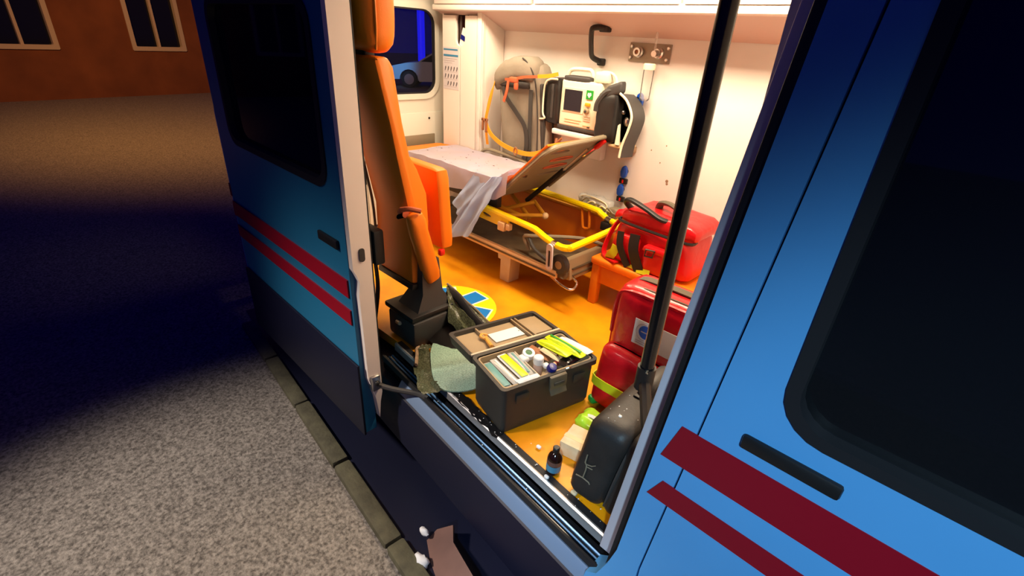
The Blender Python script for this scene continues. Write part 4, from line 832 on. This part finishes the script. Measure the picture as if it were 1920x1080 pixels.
t = thing('blue_cap_vial', 'vial with ribbed dark blue cap at the toolbox front edge', 'vial', wp(.245, .025, .2))
done(B(TB @ Matrix.Translation((.240, .030, .222)) @ Matrix.Rotation(.5, 4, 'X')).lathe([(.0, .0), (.018, 0), (.020, .004), (.020, .020), (.016, .027), (.0, .028)], 16), 'cap', 'navycap', t)
done(B(TB @ Matrix.Translation((.240, .030, .222)) @ Matrix.Rotation(.5, 4, 'X')).lathe([(.0, -.03), (.013, -.03), (.014, 0)], 14), 'vial', 'clearbottle', t)
for k, (u, v, d, lb, mm) in enumerate([(.27, .20, 40, 'brown glass ampoule at the back of the toolbox', 'amber'), (.295, .185, 20, 'dark ampoule behind the brown paper packet', 'amber'), (.32, .085, 60, 'maroon ampoule in front of the tan paper packet', 'cabseat'), (.285, .065, 30, 'maroon vial beside the blue-capped vial', 'cabseat')]):
    t = thing('ampoule', lb, 'ampoule', wp(u, v, .2))
    T = TB @ Matrix.Translation((u, v, .208)) @ Matrix.Rotation(math.radians(d), 4, 'Z') @ Matrix.Rotation(math.radians(90), 4, 'Y')
    done(B(T).lathe([(.0, -.03), (.009, -.03), (.009, .012), (.004, .02), (.005, .026), (.003, .036)], 12), 'glass', mm, t)
    done(B(T).lathe([(.0092, -.02), (.0092, .004)], 12), 'band', 'card', t)
t = thing('white_card', 'blank white card lying in the open toolbox lid', 'card', tuple(LT_ @ Vector((.22, .10, -.016))))
done(B(LT_).box(.155, .305, .065, .145, -.0150, -.011, .001), 'card', 'paper', t)
done(B(LT_).lathe([(.003, -.011), (.003, -.010)], 8, T=Matrix.Translation((.297, .105, 0))), 'eyelet', 'dgrey', t)
t = thing('plastic_clip', 'tan hooked plastic clip lying in the toolbox lid corner', 'clip', tuple(LT_ @ Vector((.12, .10, -.01))))
done(B(LT_).tube([(.145, .13, -.005), (.128, .145, -.003), (.112, .13, -.003), (.118, .11, -.004), (.128, .10, -.004)], .007, 8, sub=4).tube([(.128, .115, -.004), (.118, .07, -.004), (.106, .02, .004)], .009, 8), 'clip', mat('tan_clip', s(225, 160, 70), .5), t)

# ================================================================== THINGS ON THE FLOOR
# round yellow emblem disc with blue star arms
ed = thing('emblem_disc', 'round yellow floor disc with blue white-edged star arms near the seat base', 'disc', (-1.90, 1.53, 0))
EA = 28
EC = Matrix.Translation((-1.92, 1.52, .001))
done(B(EC).lathe([(.0, 0), (.270, 0), (.270, .0025), (.268, .003), (.0, .003)], 40), 'disc', 'signyellow', ed)
for k in range(6):
    T = EC @ Matrix.Rotation(math.radians(60*k+EA), 4, 'Z')
    done(B(T).prism([(.030, -.066), (.244, -.066), (.244, .066), (.030, .066)], .003, .0036), 'arm_outline', 'white', ed)
    done(B(T).prism([(.085, -.054), (.234, -.054), (.234, .054), (.085, .054)], .0036, .0042), 'star_arm', 'signblue', ed)
# crazed glass sheets
def gl_poly(px): return px
gs = thing('shattered_glass_sheet', 'mint-green sheet of crazed safety glass lying by the toolbox', 'glass', (-1.45, 1.15, 0))
outl = [(-1.672, 1.235), (-1.65, 1.305), (-1.58, 1.335), (-1.46, 1.325), (-1.35, 1.275), (-1.275, 1.205), (-1.255, 1.14), (-1.275, 1.085), (-1.325, 1.035), (-1.385, 1.025), (-1.46, 1.055), (-1.54, 1.105), (-1.62, 1.165)]
oc = [(p.x, p.y) for p in catmull([(x, y, 0) for x, y in outl], 3, True)]
gbm = B().plate(oc, [], .018, .024)
for v in gbm.bm.verts: v.co.z += .008*ns((v.co.x*5, v.co.y*5, 1))+.02*max(0, v.co.y-1.2)
done(gbm, 'pane', 'mint', gs)
gs2 = thing('smoky_glass_rim', 'curved tan-rimmed strip of crushed glass between sill and mint sheet', 'glass', (-1.6, 1.1, 0))
arc_ = [(-1.665, 1.17, .012), (-1.655, 1.145, .018), (-1.62, 1.12, .02), (-1.54, 1.06, .03), (-1.44, 1.005, .022), (-1.36, .99, .014)]
AC = catmull(arc_, 8)
def rimf(u, v):
    p = AC[min(len(AC)-1, int(u*(len(AC)-1)+.5))]
    ww = .05+.05*u
    q = p+V(.5, .85, 0)*((v-.5)*ww*(1+.4*ns((u*6, v*2, 3))))
    q.z = .012+.022*abs(ns((u*9, v*3, 6)))+.016*math.sin(v*math.pi)*(1-u); return q
done(B().grid(rimf, 30, 6, .006), 'band', 'smoke', gs2)
done(B().tube([(p[0]-.01, p[1]-.03, p[2]+.006) for p in arc_[:4]], [(.007, .011)], 7, sub=5), 'rim', 'tanrim', gs2)
tf = thing('tinted_film_sheet', 'crumpled smoky tinted window film slumped against the seat base', 'film', (-1.72, 1.42, 0))
def film(u, v):
    a = V(-1.84, 1.44, .21).lerp(V(-1.50, 1.50, .05), u); c = V(-1.655, 1.30, .11).lerp(V(-1.43, 1.37, .02), u)
    p = a.lerp(c, v); p.z += .022*ns((u*6, v*6, 2))+.045*math.sin(v*math.pi)*(1-u*.7); p.x += .02*ns((u*5, v*5, 7)); return p
done(B().grid(film, 18, 12, .004), 'film', 'smoke', tf)
done(B().tube([film(u, 0.02)+V(0, 0, .006) for u in [k/8 for k in range(9)]], .006, 6), 'torn_edge', 'greyshell', tf)
tf2 = thing('black_trim_strip', 'bent black rubber window seal lying over the tinted film', 'seal', (-1.6, 1.36, 0))
done(B().tube([(-1.80, 1.42, .19), (-1.70, 1.40, .20), (-1.60, 1.41, .13), (-1.50, 1.43, .07), (-1.42, 1.42, .03)], [(.022, .014)], 8, sub=4), 'seal', 'rubber', tf2)
done(B().grid(lambda u, v: (-1.70+.24*u, 1.40-.20*v+.02*u, .125-.10*v*(1-u*.4)-.06*u+.01*ns((u*5, v*5, 4))), 10, 8, .004), 'seal_flap', 'black', tf2)
# bottle, carton, wrapper at the sill
mt = B().grid(lambda u, v: (-1.30+.31*u, 1.085-.03*u-.045*v-.0*u+.012*ns((u*7, v*3, 4)), .008+.010*abs(ns((u*8, v*5, 2)))), 16, 6, .004)  # dark sheet for the toolbox's cast shadow and black rubble
tag(done(mt, 'shade_and_rubble', 'rubber', None, (-1.15, 1.05, .008)), 'flat dark sheet for toolbox shade and black rubble between the toolbox and the sill', 'scrap')
bo = thing('amber_bottle', 'small dark brown medicine bottle with blue label standing at the sill', 'bottle', (-.735, 1.052, 0))
BO = Matrix.Translation((-.735, 1.055, .008)) @ Matrix.Rotation(.03, 4, 'Y')
done(B(BO).lathe([(.0, .0), (.025, .0), (.027, .004), (.027, .070), (.022, .082), (.011, .092), (.010, .102)], 22), 'body', 'amber', bo)
done(B(BO).lathe([(.0125, .098), (.0125, .116), (.010, .119), (.0, .119)], 16), 'cap', 'black', bo)
done(B(BO).lathe([(.0274, .014), (.0274, .042)], 22), 'label', 'label', bo)
done(B(BO).lathe([(.0274, .044), (.0274, .064)], 22), 'upper_label', 'brown', bo)
cx = thing('small_carton', 'small pale cardboard carton lying beside the black suitcase', 'carton', (-.72, 1.20, 0))
CXT = RZ((-.735, 1.195, .002), 12)
done(B(CXT).box(-.055, .05, -.045, .07, 0, .062, .002), 'box', 'card', cx)
done(B(CXT).box(-.057, .052, -.010, .010, .0615, .0627), 'seam_tape', 'tanrail', cx)
wr = thing('green_wrapper', 'crumpled lime-green wrapper on the floor between toolbox and suitcase', 'wrapper', (-.76, 1.33, 0))
done(B().soft((-.770, 1.33, .042), (.05, .05, .035), .02, 7, lambda P, q: (P.x+.012*ns((P.x*40, P.y*40, P.z*40)), P.y+.012*ns((P.y*40, P.z*40, 3)), P.z+.012*ns((P.x*30, P.y*30, 8)))), 'wrapper', 'limew', wr)
done(B().strap([(-.81, 1.31, .070), (-.77, 1.32, .082), (-.73, 1.33, .072)], .018, .004, (0, 1, 0), 3), 'white_stripe', 'paper', wr)
wr2 = thing('green_pack_scrap', 'small green and orange packet scrap at the red backpack foot', 'packet', (-.86, 1.50, 0))
done(B(RZ((-.865, 1.495, .02), 70)).soft((0, 0, 0), (.035, .02, .018), .012, 4), 'packet', 'green', wr2)
for (x, y, r_, lb) in ((-.845, 1.10, .009, 'pale paper crumb on the orange floor left of the amber bottle'), (-.73, 1.015, .008, 'white round pellet on the sill in front of the amber bottle'), (-.62, 1.035, .012, 'tan crumb between amber bottle and suitcase')):
    o = done(B().soft((x, y, .010), (r_, r_*.8, .006), .005, 4, lambda P, q: (P.x+.004*ns((P.x*90, P.y*90, r_)), P.y, P.z)), 'floor_crumb', 'paper' if r_ != .012 else 'card', None, (x, y, .004)); tag(o, lb, 'crumb')
gc = B()
for k in range(70):
    x = random.uniform(-1.7, -.45); y = sy(x)-random.choice((.0, .005, .07, -.05))+random.uniform(-.015, .015); d = sy(x)-y
    z = .01 if d < .03 else (-.058 if d < .085 else -.05-(d-.1)*1.4)
    a = random.uniform(.0008, .002); gc.box(x-a, x+a, y-a, y+a, z, z+a)
o = done(gc, 'glass_crumbs', 'white'); o['kind'] = 'stuff'; tag(o, 'tiny glass crumbs scattered along the door sill', 'crumbs')
